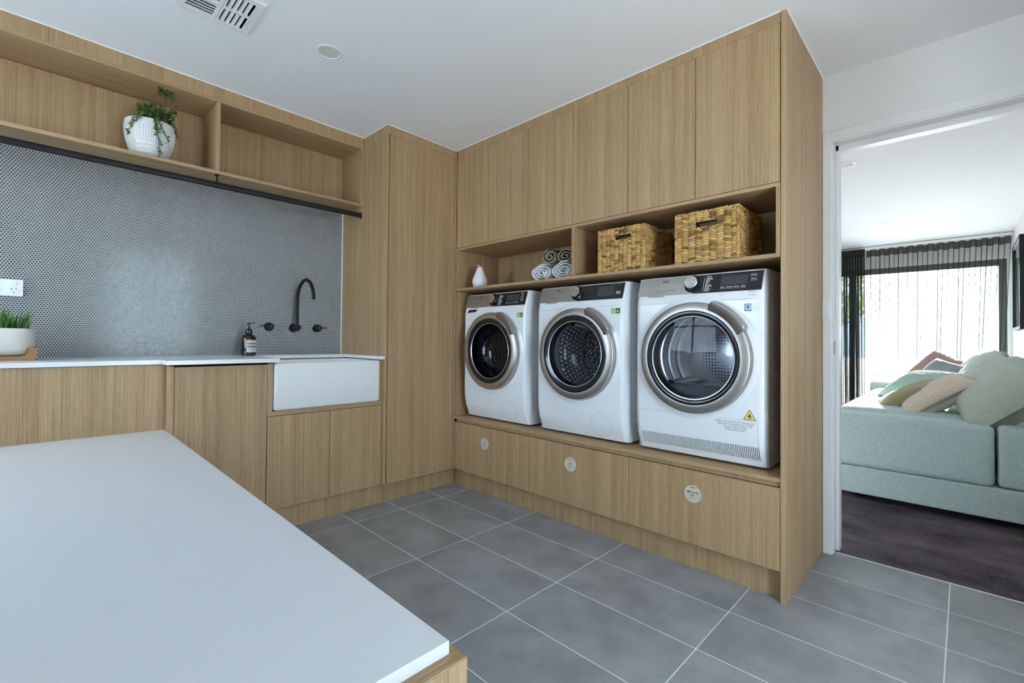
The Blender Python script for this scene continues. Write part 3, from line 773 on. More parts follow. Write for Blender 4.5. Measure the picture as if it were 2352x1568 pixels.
    def tx(name, s_, size, y, z, mt, align='CENTER', lift=.0028, **kw): text(name, s_, size, P(y, z), u, v, mt, t, align, lift, **kw)
    tx('brand_lettering', 'AEG', .0155, .148, .818, 'blackink', space=1.1, bold=.0003)
    tx('series_lettering', '8000 SERIES', .0075, .205, .7765, 'red', 'LEFT', space=1.15)
    if dry:
        tx('model_lettering', '/ LAVATHERM', .0072, .149, .7765, 'blackink', 'LEFT', space=1.2)
        tx('system_lettering', 'AbsoluteCare System', .0062, .160, .7665, 'ink', space=1.2)
    names = ['Cottons', 'Synthetics', 'Mixed', 'Wool', 'Silk', 'Easy Iron', 'Bed Linen', 'Sports', 'Outdoor', 'Denim']
    def scr(y0, y1, za, zb_): plate('display', [(y0, za), (y0, zb_), (y1, zb_), (y1, za)], 'screen', .0006, .0020)
    def line(y0, y1, z, mt='white'): plate('marking', [(y0, z), (y0, z+.0008), (y1, z+.0008), (y1, z)], mt, .0006, .0020)
    if kind != 'w2':
        if dry: tx('program_lettering', 'Program', .0068, -.047, .8300, 'white', 'LEFT')
        for i, nme in enumerate(names): tx('program_lettering', nme, .0072, -.047+.0006*i, .8230-.0066*i, 'white', 'LEFT', bold=.0002)
        plate('marking', [(-.0345, .7625), (-.0375, .826), (-.0385, .826), (-.0355, .7625)], 'white', .0006, .0020)
        scr(-.112, -.222, .7855, .8265)
        if dry: tx('display_lettering', 'AbsoluteCare Plus', .0055, -.112, .8295, 'red', 'LEFT')
        for i, nme in enumerate(['Dryness', 'Extra Silent', 'Anticrease', 'Refresh'] if dry else ['Temp', 'Spin', 'Stain', 'Anticrease']):
            tx('option_lettering', nme, .0055, -.121-.0285*i, .7755, 'white', bold=.00025); line(-.1085-.0285*i, -.1335-.0285*i, .7705)
        for i, nme in enumerate(['Delay Start', 'Time Dry'] if dry else ['Delay Start', 'Rinse', 'Prewash', 'Soft Plus']):
            tx('option_lettering', nme, .0055, -.2465, (.8225-.0185*i) if dry else (.8265-.0135*i), 'white', bold=.00025); line(-.233, -.260, (.8175-.0185*i) if dry else (.8225-.0135*i))
        plate('start_button', [(-.2285, .7415), (-.2285, .7505), (-.2565, .7505), (-.2565, .7415)], 'white', .0015)
        plate('marking', [(-.2285, .7505), (-.2285, .7520), (-.2565, .7520), (-.2565, .7505)], 'blackink', .0012)
        tx('button_lettering', 'Start/Pause', .0052, -.2425, .7340, 'ink', lift=.0006)
    else:
        scr(-.120, -.222, .7755, .8290)
        plate('start_button', [(-.236, .7815), (-.236, .7965), (-.262, .7965), (-.262, .7815)], 'silver', .0012, .002)
        plate('marking', [(-.205, .833), (-.205, .8345), (-.232, .8345), (-.232, .833)], 'silver', .0006, .002)
        plate('marking', [(-.240, .833), (-.240, .8352), (-.258, .8352), (-.258, .833)], 'silver', .0006, .002)
    mk = MB()
    for ya, yb_, za in ((-.108, -.134, .7475),):
        for q in ((ya, yb_, za, za+.0006), (yb_+.0006, yb_, za, za+.008)):
            mk.prism([(q[0], q[2]), (q[0], q[3]), (q[1], q[3]), (q[1], q[2])], lambda p, e: P(p[0], p[1], .0005*e))
    mk.build('door_mark', 'applgrey', t)
    tx('button_lettering', 'Door', .0055, -.121, .7390, 'ink', lift=.0006)
    # seam under the control strip
    sp = []
    for (a, za), (b_, zb_) in zip([(.2885, .7125), (.150, .7155), (.115, .7215), (.075, .7325), (.035, .7385), (0, .7385), (-.04, .7325), (-.075, .7245), (-.11, .7205)], [(.150, .7155), (.115, .7215), (.075, .7325), (.035, .7385), (0, .7385), (-.04, .7325), (-.075, .7245), (-.11, .7205), (-.2895, .7185)]):
        sp += [(a+(b_-a)*q/4, za+(zb_-za)*q/4) for q in range(4)]
    MB().tube([P(a, b_, -.0002) for a, b_ in sp], .0007, 6).build('panel_seam', 'applgrey', t)
    MB().tube([P(.0005, .7565, -.0002), P(.0005, .7395, -.0002)], .0006, 6).build('drawer_seam', 'applgrey', t)
    # drawer grip
    plate('drawer_grip', [(.235, .7535), (.2385, .7562), (.146, .7562), (.157, .7490), (.225, .7490)], 'applgrey', .0012)
    if kind == 'w1':
        plate('drawer_label', [(.262, .7215), (.246, .7420), (.155, .7420), (.176, .7250), (.24, .7220)], 'blackgloss', .0010)
        tx('drawer_lettering', 'SoftWater', .0075, .21, .7255, 'red', lift=.0016)
    # stickers
    if dry:
        plate('energy_sticker', [(-.2155, .668), (-.2155, .700), (-.287+.02, .700), (-.267, .668)], 'white', .0004)
        plate('sticker_print', [(-.2155, .668), (-.2155, .699), (-.2425, .699), (-.2425, .668)], 'blue', .0003, .0005)
        plate('sticker_print', [(-.2195, .674), (-.2195, .695), (-.2405, .695), (-.2405, .674)], 'white', .0003, .0009)
        pl = [(-.230+.0075*math.cos(a), .685+.0085*math.sin(a)) for a in [2*PI*k/20 for k in range(20)]]
        plate('sticker_print', pl, 'blue', .0003, .0013)
        # grille and lower flap
        gm = MB()
        for i in range(77):
            y = .270-.0071*i
            y2 = max(-.270, y-.0036)
            for za, zb_ in ((.0405, .0625), (.0625, .0850), (.0850, .0975)):
                gm.prism([(y, za), (y, zb_), (y2, zb_), (y2, za)], lambda p, e: P(p[0], p[1], -.004+.004*e))
        gm.build('vent_grille', 'appl', t, kind='stuff')
        x0_, x1_ = MX+.010, MX+.075
        cv = [(MX+fx(.0405)+.001, yc-.2702, MZ+.0405), (x1_, yc-.2702, MZ+.0405), (x1_, yc+.2702, MZ+.0405), (MX+fx(.0405)+.001, yc+.2702, MZ+.0405), (MX+fx(.0975)+.001, yc-.2702, MZ+.0975), (x1_, yc-.2702, MZ+.0975), (x1_, yc+.2702, MZ+.0975), (MX+fx(.0975)+.001, yc+.2702, MZ+.0975)]
        MB().add(cv, [(0, 3, 2, 1), (4, 5, 6, 7), (0, 1, 5, 4), (1, 2, 6, 5), (2, 3, 7, 6)]).build('air_chamber', 'gasket', t)
        for pts in ([(.272, .04), (.277, .206), (.095, .206), (.082, .222)], [(-.058, .222), (-.064, .207), (-.262, .207), (-.268, .200), (-.270, .04), (-.262, .034), (.268, .034), (.272, .04)]):
            dense = []
            for a, b_ in zip(pts, pts[1:]): dense += [(a[0]+(b_[0]-a[0])*q/10, a[1]+(b_[1]-a[1])*q/10) for q in range(10)]
            dense.append(pts[-1]); MB().tube([P(*q, -.0001) for q in dense], .0006, 5).build('flap_seam', 'applgrey', t)
        # warning triangle
        ty, tz = -.2365, .2105
        tri = lambda s_, dz=0: [(ty+.0255*s_, tz+dz+.0*s_), (ty, tz+dz+.0435*s_), (ty-.0255*s_, tz+dz)]
        plate('warning_sticker', tri(1.0), 'blackink', .0005)
        plate('warning_yellow', tri(.84, .0022), 'yellow', .0003, .0006)
        fl = [(0, .026), (.0035, .0215), (.0025, .0195), (.0058, .0165), (.0068, .0125), (.0045, .0085), (.0028, .0080), (.0034, .0115), (.0012, .0150), (-.0010, .0125), (-.0030, .0100), (-.0026, .0080), (-.0050, .0088), (-.0066, .0125), (-.0052, .0175), (-.0028, .0195), (-.0022, .0230)]
        plate('flame_print', [(ty+a, tz+b_) for a, b_ in fl], 'blackink', .0003, .0010)
        plate('flame_print', [(ty+.0105, tz+.0055), (ty+.0105, tz+.0064), (ty-.0105, tz+.0064), (ty-.0105, tz+.0055)], 'blackink', .0003, .0010)
        for i, s_ in enumerate(['READ THE INSTRUCTION BOOK', 'BEFORE THE APPLIANCE USE', 'CLEAN THE FILTERS', 'AFTER EACH USE']):
            text('notice_lettering', s_, .0110, (MX+fx(.19-.0108*i), yc-.176, MZ+.1905-.0112*i), u, (0, 0, 1), 'ink', t, 'CENTER', .0006)
        em = MB()
        for i in range(10):
            zz_ = .08+.075*i
            pts = [(MX+.19, zz_), (MX+.10, zz_), (MX+.085, zz_+.012), (MX+.085, zz_+.035), (MX+.10, zz_+.047), (MX+.19, zz_+.047)]
            em.tube([(a, yc-hw-.0004, MZ+b_) for a, b_ in pts], .0014, 6)
        em.build('side_pressings', 'appl', t)
    else:
        sy, sz = -.2165, .6955
        plate('eco_sticker', [(sy, sz-.026), (sy, sz+.012), (sy-.056, sz+.012), (sy-.056, sz-.026)], 'white', .0003)
        plate('eco_print', [(sy, sz-.017), (sy, sz+.012), (sy-.056, sz+.012), (sy-.056, sz-.017)], 'green', .0003, .0004)
        plate('eco_print', [(sy-.005, sz-.012), (sy-.005, sz+.008), (sy-.026, sz+.008), (sy-.026, sz-.012)], 'white', .0003, .0008)
        pl = [(sy-.016+.0065*math.cos(a), sz-.001+.008*math.sin(a)) for a in [2*PI*k/16 for k in range(14)]]
        plate('eco_print', pl, 'green', .0003, .0012)
        plate('eco_print', [(sy-.030, sz-.013), (sy-.030, sz+.008), (sy-.050, sz+.008), (sy-.050, sz-.013)], 'blackink', .0003, .0008)
        pl = [(sy-.040+.006*math.cos(a), sz-.004+.005*math.sin(a)) for a in [2*PI*k/16 for k in range(16)]]+[(sy-.040, sz+.005)]
        plate('eco_print', pl[:16], 'white', .0003, .0012)
        tx('eco_lettering', 'ECO LABEL', .0065, sy-.028, sz-.0245, 'ink', lift=.0008)
        fc = (-.150, .0885); pts = [(fc[0]+.064*math.cos(a), fc[1]+.064*math.sin(a)) for a in [2*PI*k/56 for k in range(57)]]
        MB().tube([P(*q, -.0001) for q in pts], .0008, 6).build('filter_cap', 'applgrey', t)
        em = MB()
        for i in range(9):
            em.lathe([(.024, -.0012), (.0255, 0), (.0265, -.0004)], (MX+.135, yc-hw, MZ+.08+.083*i), 1, 24)
        em.tube([(MX+.065, yc-hw-.0003, MZ+.02), (MX+.065, yc-hw-.0003, MZ+.80)], .0008, 5)
        em.build('side_pressings', 'applgrey', t)
    return t
machine(-.351, 'w1', 'white front-loading washer with dark tinted door glass, beside the tall cupboard')
machine(-1.0355, 'w2', 'white front-loading washer with clear door glass, middle appliance of three')
machine(-1.691, 'dryer', 'white tumble dryer with vent grille and yellow flame warning triangle')

# ------------------------------------------------------------------ baskets
def basket(name, y0, y1, x0, x1, z0, z1, label, seed, colw, handle):
    rng = random.Random(seed)
    t = thing(name, ((x0+x1)/2, (y0+y1)/2, z0), label, 'basket', 'woven baskets in the niche')
    w = .008
    # handle slot on the front: y range, z range
    hy0, hy1, hz0, hz1 = handle
    core = MB()
    core.box(x0+w, x1-w, y0+w, y1-w, z0, z0+.006)
    for (a, b_, c, d) in ((x0+w*.6, x0+w*1.2, y0+w, y1-w),):
        core.box(a, b_, c, hy0, z0, z1-.006); core.box(a, b_, hy1, d, z0, z1-.006)
        core.box(a, b_, hy0, hy1, z0, hz0); core.box(a, b_, hy0, hy1, hz1, z1-.006)
    core.box(x1-w*1.2, x1-w*.6, y0+w, y1-w, z0, z1-.006)
    core.box(x0+w, x1-w, y0+w*.6, y0+w*1.2, z0, z1-.006); core.box(x0+w, x1-w, y1-w*1.2, y1-w*.6, z0, z1-.006)
    core.build('lining', 'wicker_in', t)
    wv = MB(); rh = .0122
    rows = int((z1-z0)/rh)
    def face(pfun, length, nrm_axis, slot=None):
        nc = max(3, round(length/colw)); cw = length/nc
        for c in range(nc):
            for r_ in range(rows+1):
                s = (c+.5)*cw; zc_ = z0+rh*(r_+.5+(.5 if c % 2 else 0))
                if zc_ > z1-.003 or zc_ < z0+.003: continue
                if slot and slot[0]-.004 < s < slot[1]+.004 and slot[2]-.002 < zc_ < slot[3]+.002: continue
                bulge = .0042*(.85+.3*rng.random())
                tilt = (.20 if c % 2 else -.20)+rng.uniform(-.1, .1)
                p = pfun(s, zc_)
                if nrm_axis == 0: mt_ = Matrix.Rotation(tilt, 3, 'X'); r3 = (bulge*1.5, cw*.66, rh*.60)
                else: mt_ = Matrix.Rotation(tilt, 3, 'Y'); r3 = (cw*.66, bulge*1.5, rh*.60)
                wv.ball(p, r3, 8, 5, mt_)
    L = y1-y0
    face(lambda s, z: (x0+w*.6, y1-s, z), L, 0, (y1-hy1, y1-hy0, hz0, hz1))
    face(lambda s, z: (x1-w*.6, y0+s, z), L, 0)
    D = x1-x0
    face(lambda s, z: (x0+s, y0+w*.6, z), D, 1); face(lambda s, z: (x0+s, y1-w*.6, z), D, 1)
    wv.build('weave', 'wicker', t, smooth=True, kind='stuff')
    rim = MB(); pts = [(x0+w*.6, y0+w*.6), (x0+w*.6, y1-w*.6), (x1-w*.6, y1-w*.6), (x1-w*.6, y0+w*.6)]
    for i in range(4):
        a, b_ = Vector(pts[i]), Vector(pts[(i+1) % 4]); L_ = (b_-a).length; n = int(L_/.022)
        for k in range(n+1):
            q = a+(b_-a)*((k+.5)/(n+1)); ax = 'Z'
            ang = math.atan2((b_-a).y, (b_-a).x)
            rim.ball((q.x, q.y, z1-.006+rng.uniform(-.0015, .0015)), (.015, .0075, .0065), 8, 5, Matrix.Rotation(ang, 3, 'Z') @ Matrix.Rotation(.3, 3, 'Y'))
    rim.build('rim_braid', 'wicker', t, smooth=True, kind='stuff')
    post = MB()
    for p in pts:
        n = int((z1-z0)/.014)
        for k in range(n): post.ball((p[0], p[1], z0+.007+.014*k), (.0085, .0085, .0095), 8, 5, Matrix.Rotation(.5, 3, 'X'))
    post.build('corner_braid', 'wicker', t, smooth=True, kind='stuff')
    # slot edging
    hb = MB()
    pr = [(hy0, hz0), (hy1, hz0), (hy1, hz1), (hy0, hz1), (hy0, hz0)]
    for a, b_ in zip(pr, pr[1:]):
        n = max(2, int(math.hypot(b_[0]-a[0], b_[1]-a[1])/.016))
        for k in range(n):
            hb.ball((x0+w*.6, a[0]+(b_[0]-a[0])*(k+.5)/n, a[1]+(b_[1]-a[1])*(k+.5)/n), (.006, .010 if a[1] == b_[1] else .005, .005 if a[1] == b_[1] else .010), 8, 4)
    hb.build('grip_edging', 'wicker', t, smooth=True, kind='stuff')
basket('wicker_basket', -1.449, -1.178, .052, .352, 1.386, 1.611, 'finer-weave wicker basket standing nearest the niche divider', 3, .0245, (-1.377, -1.278, 1.545, 1.575))
basket('wicker_basket', -1.889, -1.606, .048, .356, 1.386, 1.617, 'chunkier-weave wicker basket standing nearest the end panel', 5, .0325, (-1.806, -1.690, 1.540, 1.572))

# ------------------------------------------------------------------ niche ornaments
px, py = .120, -.158
prof = [(.0005, 0), (.030, .001), (.045, .012), (.0525, .035), (.052, .055), (.044, .080), (.034, .102), (.026, .122), (.020, .138), (.013, .147), (.004, .1475), (.0005, .146)]
t = thing('pear_ornament', (px, py, 1.386), 'white ceramic pear ornament in the niche beside the tall cupboard', 'ornament')
MB().lathe(prof, (px, py, 1.386), 2, 32).build('body', 'ceramic', t, smooth=True)
MB().tube([(px, py, 1.531), (px-.001, py+.002, 1.541), (px-.002, py+.010, 1.5455), (px-.003, py+.020, 1.547)], [.003, .0028, .0026, .003], 8).build('stalk', 'ceramic', t, smooth=True)

def towel(name, c, w, h, x0, x1, mt, label, turns, seed, hem=None, yaw=0, squash=0):
    rng = random.Random(seed); t = thing(name, ((x0+x1)/2, c[0], c[1]-h/2), label, 'towel', 'rolled towels in the niche')
    n = int(turns*30); th_ = .5/turns*.82
    cl = []
    for i in range(n+1):
        f = i/n; a = 2*PI*turns*f+.7; r_ = .10+.90*f
        wob = 1+.05*math.sin(3*a+seed)+.03*math.sin(5*a)
        cl.append((r_*wob*math.cos(a), r_*wob*math.sin(a)))
    def pt(p, xx, off=0):
        ca_ = math.cos(yaw); 
        yy = c[0]+p[0]*w/2+(xx-x0)*math.tan(yaw); z_ = c[1]+p[1]*h/2
        if z_ < c[1]-h*.44: z_ = c[1]-h*.44-(c[1]-h*.44-z_)*.25
        return (xx, yy, z_)
    xs = [x0, x0+.006, x0+.03, (x0+x1)/2, x1]
    vs = []; fs = []; tk = 1.0/(turns*1.15)/2
    for q, xx in enumerate(xs):
        for i, p in enumerate(cl):
            l = math.hypot(*p) or 1; ins = tk*(.55 if q == 0 else 1)
            jit = .004*math.sin(i*.35+seed) if q == 0 else 0
            vs.append(pt((p[0]*(1+ins*.5/l*.9), p[1]*(1+ins*.5/l*.9)), xx+jit))
            vs.append(pt((p[0]*(1-ins*.5/l*.9), p[1]*(1-ins*.5/l*.9)), xx+jit))
    m_ = len(cl)
    for q in range(len(xs)-1):
        for i in range(m_-1):
            a = q*2*m_+2*i; b_ = (q+1)*2*m_+2*i
            fs += [(a, a+2, b_+2, b_), (a+1, b_+1, b_+3, a+3)]
    for i in range(m_-1):
        fs.append((2*i, 2*i+1, 2*i+3, 2*i+2)); e = (len(xs)-1)*2*m_+2*i; fs.append((e, e+2, e+3, e+1))
    for q in range(len(xs)-1):
        for i in (0, m_-1): fs.append((q*2*m_+2*i, (q+1)*2*m_+2*i, (q+1)*2*m_+2*i+1, q*2*m_+2*i+1))
    MB().add(vs, fs).build('roll', mt, t, smooth=.7)
    if hem:
        MB().tube([pt(p, x0-.001) for p in cl[::2]], .0022, 5).build('hem', hem, t, smooth=True)
    return t
towel('rolled_towel', (-.735, 1.4375), .158, .104, .105, .40, 'towel_w', 'white rolled towel standing free of the niche divider', 3.2, 1)
towel('rolled_towel', (-.905, 1.4365), .170, .102, .100, .40, 'towel_w', 'white rolled towel pushed against the niche divider', 3.2, 2)
towel('rolled_towel', (-.792, 1.5300), .125, .092, .115, .40, 'towel_g', 'taupe rolled towel on top, over the free white roll', 2.1, 3, 'towel_hem', yaw=-.12)
towel('rolled_towel', (-.918, 1.5180), .125, .080, .105, .40, 'towel_g', 'taupe rolled towel on top, against the niche divider', 2.3, 4, 'towel_hem')

# ------------------------------------------------------------------ taps, soap, outlet
t = thing('wall_spout', (-.8425, YT-.03, 1.066), 'black wall-mounted gooseneck spout above the sink', 'tap')
MB().lathe([(0, 0), (.0285, 0), (.0285, -.007), (.026, -.009), (0, -.009)], (-.8425, YT-.0012, 1.0965), 1, 32).build('wall_flange', 'black', t, smooth=.6)
MB().lathe([(.0195, -.008), (.0195, -.082), (.018, -.084), (0, -.084)], (-.8425, YT-.0012, 1.0965), 1, 32).build('spout_body', 'black', t, smooth=.6)
sy_ = YT-.063; sx_ = -.8425
pts = [(sx_, sy_, 1.10), (sx_, sy_, 1.18), (sx_, sy_, 1.27)]
RA = .1125
for k in range(1, 19):
    a = PI-(PI*.965)*k/18; pts.append((sx_+.012*k/18, sy_-RA-RA*math.cos(a), 1.285+RA*math.sin(a)))
MB().lathe([(0, -.020), (.0155, -.020), (.0165, -.018), (.0165, .018), (.0155, .020), (0, .020)], (sx_, sy_, 1.0965), 2, 24).build('swivel_collar', 'black', t, smooth=.6)
lx, ly, lz = pts[-1]; pts += [(lx, ly-.003, lz-.028)]
MB().tube(pts, .0105, 16).build('gooseneck', 'black', t, smooth=.8)
def tap(x, z, sgn, label):
    t = thing('lever_tap', (x, YT-.02, z-.028), label, 'tap', 'lever taps beside the spout')
    MB().lathe([(0, 0), (.0275, 0), (.0275, -.006), (.025, -.008), (0, -.008)], (x, YT-.0012, z), 1, 32).build('wall_flange', 'black', t, smooth=.6)
    hd = MB().lathe([(.018, -.007), (.0205, -.022), (.0205, -.044), (.019, -.046), (0, -.046)], (x, YT-.0012, z), 1, 32).build('handle_body', 'black', t, smooth=.6)
    MB().tube([(x+sgn*.016, YT-.034, z+.003), (x+sgn*.062, YT-.034, z+.004)], .0035, 10).build('lever', 'black', hd, smooth=.8)
    MB().lathe([(.0022, -.0465), (0, -.0465)], (x, YT-.0012, z), 1, 10).build('index_dot', 'white', hd)
tap(-.994, 1.0995, -1, 'black lever tap left of the spout, lever pointing at the soap bottle')
tap(-.690, 1.0960, 1, 'black lever tap right of the spout, lever pointing at the tall cupboard')

bx0, by0, bz0 = -1.143, .478, .9212
t = thing('soap_bottle', (bx0, by0, bz0), 'amber pump soap bottle with cream label on the worktop', 'soap bottle')
MB().lathe([(.0005, 0), (.034, .0005), (.0385, .004), (.039, .010), (.039, .098), (.037, .108), (.030, .118), (.019, .126), (.0145, .131), (.0140, .138)], (bx0, by0, bz0), 2, 40).build('bottle', 'amber', t, smooth=.8)
vs = []; fs = []; lab_a = math.atan2(CAM.y-by0, CAM.x-bx0)+.55
for k in range(21):
    a = lab_a-.85+1.7*k/20
    for z_ in (.021, .093): vs.append((bx0+.0394*math.cos(a), by0+.0394*math.sin(a), bz0+z_))
MB().add(vs, [(2*k, 2*k+2, 2*k+3, 2*k+1) for k in range(20)]).build('label', 'label', t, smooth=True, fix=False)
for z_, hgt, mt_, a0_ in ((.068, .0075, 'ink', .74), (.050, .0085, 'ink', .74), (.042, .0006, 'ink', .74), (.039, .0006, 'ink', .5), (.036, .0006, 'ink', .74), (.027, .0006, 'ink', .74), (.0615, .0006, 'ink', .7)):
    vs = []
    for k in range(17):
        a = lab_a-.74+(.74+a0_)*k/16
        for q in (z_, z_+hgt): vs.append((bx0+.0397*math.cos(a), by0+.0397*math.sin(a), bz0+q))
    MB().add(vs, [(2*k, 2*k+2, 2*k+3, 2*k+1) for k in range(16)]).build('label_print', mt_, t, smooth=True, fix=False)
um = Vector((-math.sin(lab_a-.42), math.cos(lab_a-.42), 0))
text('label_lettering', 'Aesop', .0125, (bx0+.0396*math.cos(lab_a-.42), by0+.0396*math.sin(lab_a-.42), bz0+.081), um, (0, 0, 1), 'blackink', t, lift=.0006)
p_ = MB().lathe([(.0175, .130), (.0185, .134), (.0185, .150), (.0155, .157), (.0085, .160), (.007, .163), (.0045, .166), (.0045, .182), (.008, .184), (.008, .192), (.0065, .1955), (.0005, .196)], (bx0, by0, bz0), 2, 24).build('pump', 'blackgloss', t, smooth=.7)
MB().tube([(bx0-.010, by0, bz0+.1945), (bx0+.018, by0-.016, bz0+.1955), (bx0+.024, by0-.020, bz0+.194)], [.0035, .0035, .003], 8).build('nozzle', 'blackgloss', p_, smooth=True)

t = thing('power_outlet', (-2.13, YT-.008, 1.21), 'white double power outlet on the penny-tile wall', 'power outlet')
oy = YT-.0105
pl = rrect(-2.188, -2.0705, 1.2115, 1.2895, .004, 3)
MB().prism(pl, lambda p, e: (p[0], YT-.0015-.009*e, p[1])).build('plate', 'plastic', t, bevel=.0015)
for cx_ in (-2.158, -2.1005):
    pl = [(cx_+.019*math.cos(a), 1.239+.019*math.sin(a)) for a in [2*PI*k/28 for k in range(28)]]
    s_ = MB().prism(pl, lambda p, e: (p[0], oy+.0003-.0013*e, p[1])).build('socket', 'plastic', t, bevel=.0005, seg=1)
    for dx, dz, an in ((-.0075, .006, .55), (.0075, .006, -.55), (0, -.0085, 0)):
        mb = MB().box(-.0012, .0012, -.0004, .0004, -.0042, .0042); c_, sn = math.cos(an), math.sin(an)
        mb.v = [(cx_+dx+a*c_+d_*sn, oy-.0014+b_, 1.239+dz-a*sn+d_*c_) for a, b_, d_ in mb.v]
        mb.build('pin_slot_shade', 'dark', s_)  # thin dark plate painted as the shade inside an open pin hole
    zc_ = 1.2715
    xo = cx_+(.0 if cx_ < -2.12 else .0)
    pl = rrect(xo-.011, xo+.011, zc_-.008, zc_+.008, .0075, 5)
    MB().prism(pl, lambda p, e: (p[0], oy+.0003-.003*e, p[1])).build('rocker', 'plastic', t, bevel=.001, seg=1)

# light switch on the door casing
t = thing('light_switch', (XW-.014, -2.085, 1.146), 'white two-gang light switch on the door casing', 'light switch')
MB().box(XW-.0225, XW-.0118, -2.1005, -2.0712, 1.146, 1.231).build('plate', 'plastic', t, bevel=.0015)
for z_ in (1.206, 1.179):
    pl = rrect(-2.0945, -2.0775, z_-.009, z_+.009, .006, 5)
    MB().prism(pl, lambda p, e: (XW-.0222-.003*e, p[0], p[1])).build('rocker', 'plastic', t, bevel=.001, seg=1)

# ------------------------------------------------------------------ plants
def blade(mb, base, ang, lean, length, width, rng):
    n = 6; d = Vector((math.cos(ang), math.sin(ang), 0)); sd = Vector((-d.y, d.x, 0))
    p = Vector(base); a = .06; vs = []
    for i in range(n+1):
        f = i/n; w_ = width*(1-f**1.6)*(.75+.5*f*(1-f))+.0003
        up_ = Vector((0, 0, 1)); nrm_ = (d*math.cos(a)-up_*math.sin(a))
        vs += [p-sd*w_, p+nrm_*w_*.35, p+sd*w_]
        a_ = a+lean*f; p = p+(up_*math.cos(a_)+d*math.sin(a_))*length/n
    fs = []
    for i in range(n): fs += [(3*i, 3*i+1, 3*i+4, 3*i+3), (3*i+1, 3*i+2, 3*i+5, 3*i+4)]
    mb.add(vs, fs)
gx, gy, gz = -2.112, .425, .9212
t = thing('grass_planter', (gx, gy, gz), 'cream hammered pot of green grass on an acacia stand', 'plant')
n_ = 40; vs = []
def sq(a, r_, e=3.2):
    c, s_ = math.cos(a), math.sin(a); k_ = (abs(c)**e+abs(s_)**e)**(-1/e); return (r_*k_*c, r_*k_*s_)
pp = [(.0005, .018), (.055, .018), (.072, .026), (.081, .045), (.085, .075), (.0865, .105), (.086, .133), (.083, .139), (.080, .136), (.079, .120), (.0005, .120)]
for r_, h_ in pp:
    for k in range(n_): q = sq(2*PI*k/n_, r_); vs.append((gx+q[0], gy+q[1], gz+h_))
MB().add(vs, [(i*n_+k, i*n_+(k+1) % n_, (i+1)*n_+(k+1) % n_, (i+1)*n_+k) for i in range(len(pp)-1) for k in range(n_)]).build('pot', 'hammered', t, smooth=.8)
MB().lathe([(.074, 0), (.0005, .004)], (gx, gy, gz+.123), 2, 24).build('soil', 'soil', t)
sb = MB()
for s_ in (-1, 1):
    sb.prism([(-.092, .012), (-.084, 0), (.084, 0), (.092, .012), (.092, .056), (.066, .056), (.064, .038), (.056, .024), (.042, .0185), (-.042, .0185), (-.056, .024), (-.064, .038), (-.066, .056), (-.092, .056)],
             lambda p, e: (gx+p[0], gy+s_*(.066+.028*e), gz+p[1]))
    sb.box(gx+s_*.03-.012, gx+s_*.03+.012, gy-.068, gy+.068, gz+.002, gz+.0175)
sb.build('stand', 'standwood', t)
gm = MB(); rng = random.Random(11)
for i in range(120):
    a = rng.random()*2*PI; r_ = .062*math.sqrt(rng.random())
    blade(gm, (gx+r_*math.cos(a), gy+r_*math.sin(a), gz+.120), a+rng.uniform(-.6, .6), rng.uniform(.15, 1.0)*(.4+r_/.062), rng.uniform(.060, .120), rng.uniform(.0030, .0056), rng)
gm.build('grass', 'grass', t, smooth=.8, kind='stuff')

ux, uy, uz = -1.632, .437, 1.9308
t = thing('trailing_plant', (ux, uy, uz), 'white embossed pot with a trailing creeper on the wall shelf', 'plant')
pp = [(.0005, 0), (.052, 0), (.062, .006), (.080, .040), (.094, .080), (.1015, .120), (.1045, .160), (.1035, .188), (.100, .192), (.097, .188), (.096, .170), (.0005, .168)]
MB().lathe(pp, (ux, uy, uz), 2, 56).build('pot', 'potwhite', t, smooth=.8)
em = MB(); rng = random.Random(4)
def prad(h):
    for (r0, h0), (r1, h1) in zip(pp, pp[1:8]):
        if h0 <= h <= h1: return r0+(r1-r0)*(h-h0)/max(1e-6, h1-h0)
    return .1
for k in range(64):
    a = 2*PI*k/64
    seg = (k//8) % 2
    h0, h1 = ((.075, .170) if seg else (.022, .120)); h0 += rng.uniform(-.008, .012); h1 += rng.uniform(-.02, .012)
    em.tube([(ux+(prad(h)+.0004)*math.cos(a), uy+(prad(h)+.0004)*math.sin(a), uz+h) for h in [h0+(h1-h0)*q/6 for q in range(7)]], .0016, 5)
    if seg:
        for q in range(3):
            h = .025+.018*q; em.ball((ux+prad(h)*math.cos(a+.03*(q % 2)), uy+prad(h)*math.sin(a+.03*(q % 2)), uz+h), (.003, .003, .0036), 6, 4)
em.build('embossing', 'potwhite', t, smooth=True)
MB().lathe([(.094, 0), (.0005, .006)], (ux, uy, uz+.172), 2, 24).build('soil', 'soil', t)
lf = MB(); st = MB()
def leaf(mb, p, d, n_, l, w):
    d = Vector(d).normalized(); n_ = Vector(n_).normalized(); s_ = d.cross(n_).normalized(); p = Vector(p)
    vs = [p, p+d*l*.45+s_*w*.5+n_*l*.05, p+d*l, p+d*l*.45-s_*w*.5+n_*l*.05, p+d*l*.5-n_*l*.06]
    mb.add(vs, [(0, 1, 4), (1, 2, 4), (2, 3, 4), (3, 0, 4)])
def rv(rng, z=0): return Vector((rng.uniform(-1, 1), rng.uniform(-1, 1), rng.uniform(-1, 1)+z))
top = Vector((ux+.02, uy, uz+.19))
def stem(path, nleaf, l, spread):
    st.tube(path, .0011, 5)
    for i in range(nleaf):
        f = rng.random()*(len(path)-1.001); k = int(f); q = Vector(path[k]).lerp(Vector(path[k+1]), f-k)
        leaf(lf, q+rv(rng)*spread, rv(rng, .2), rv(rng, .6)+Vector((-.1, -.8, 0)), l*rng.uniform(.7, 1.25), l*.72)
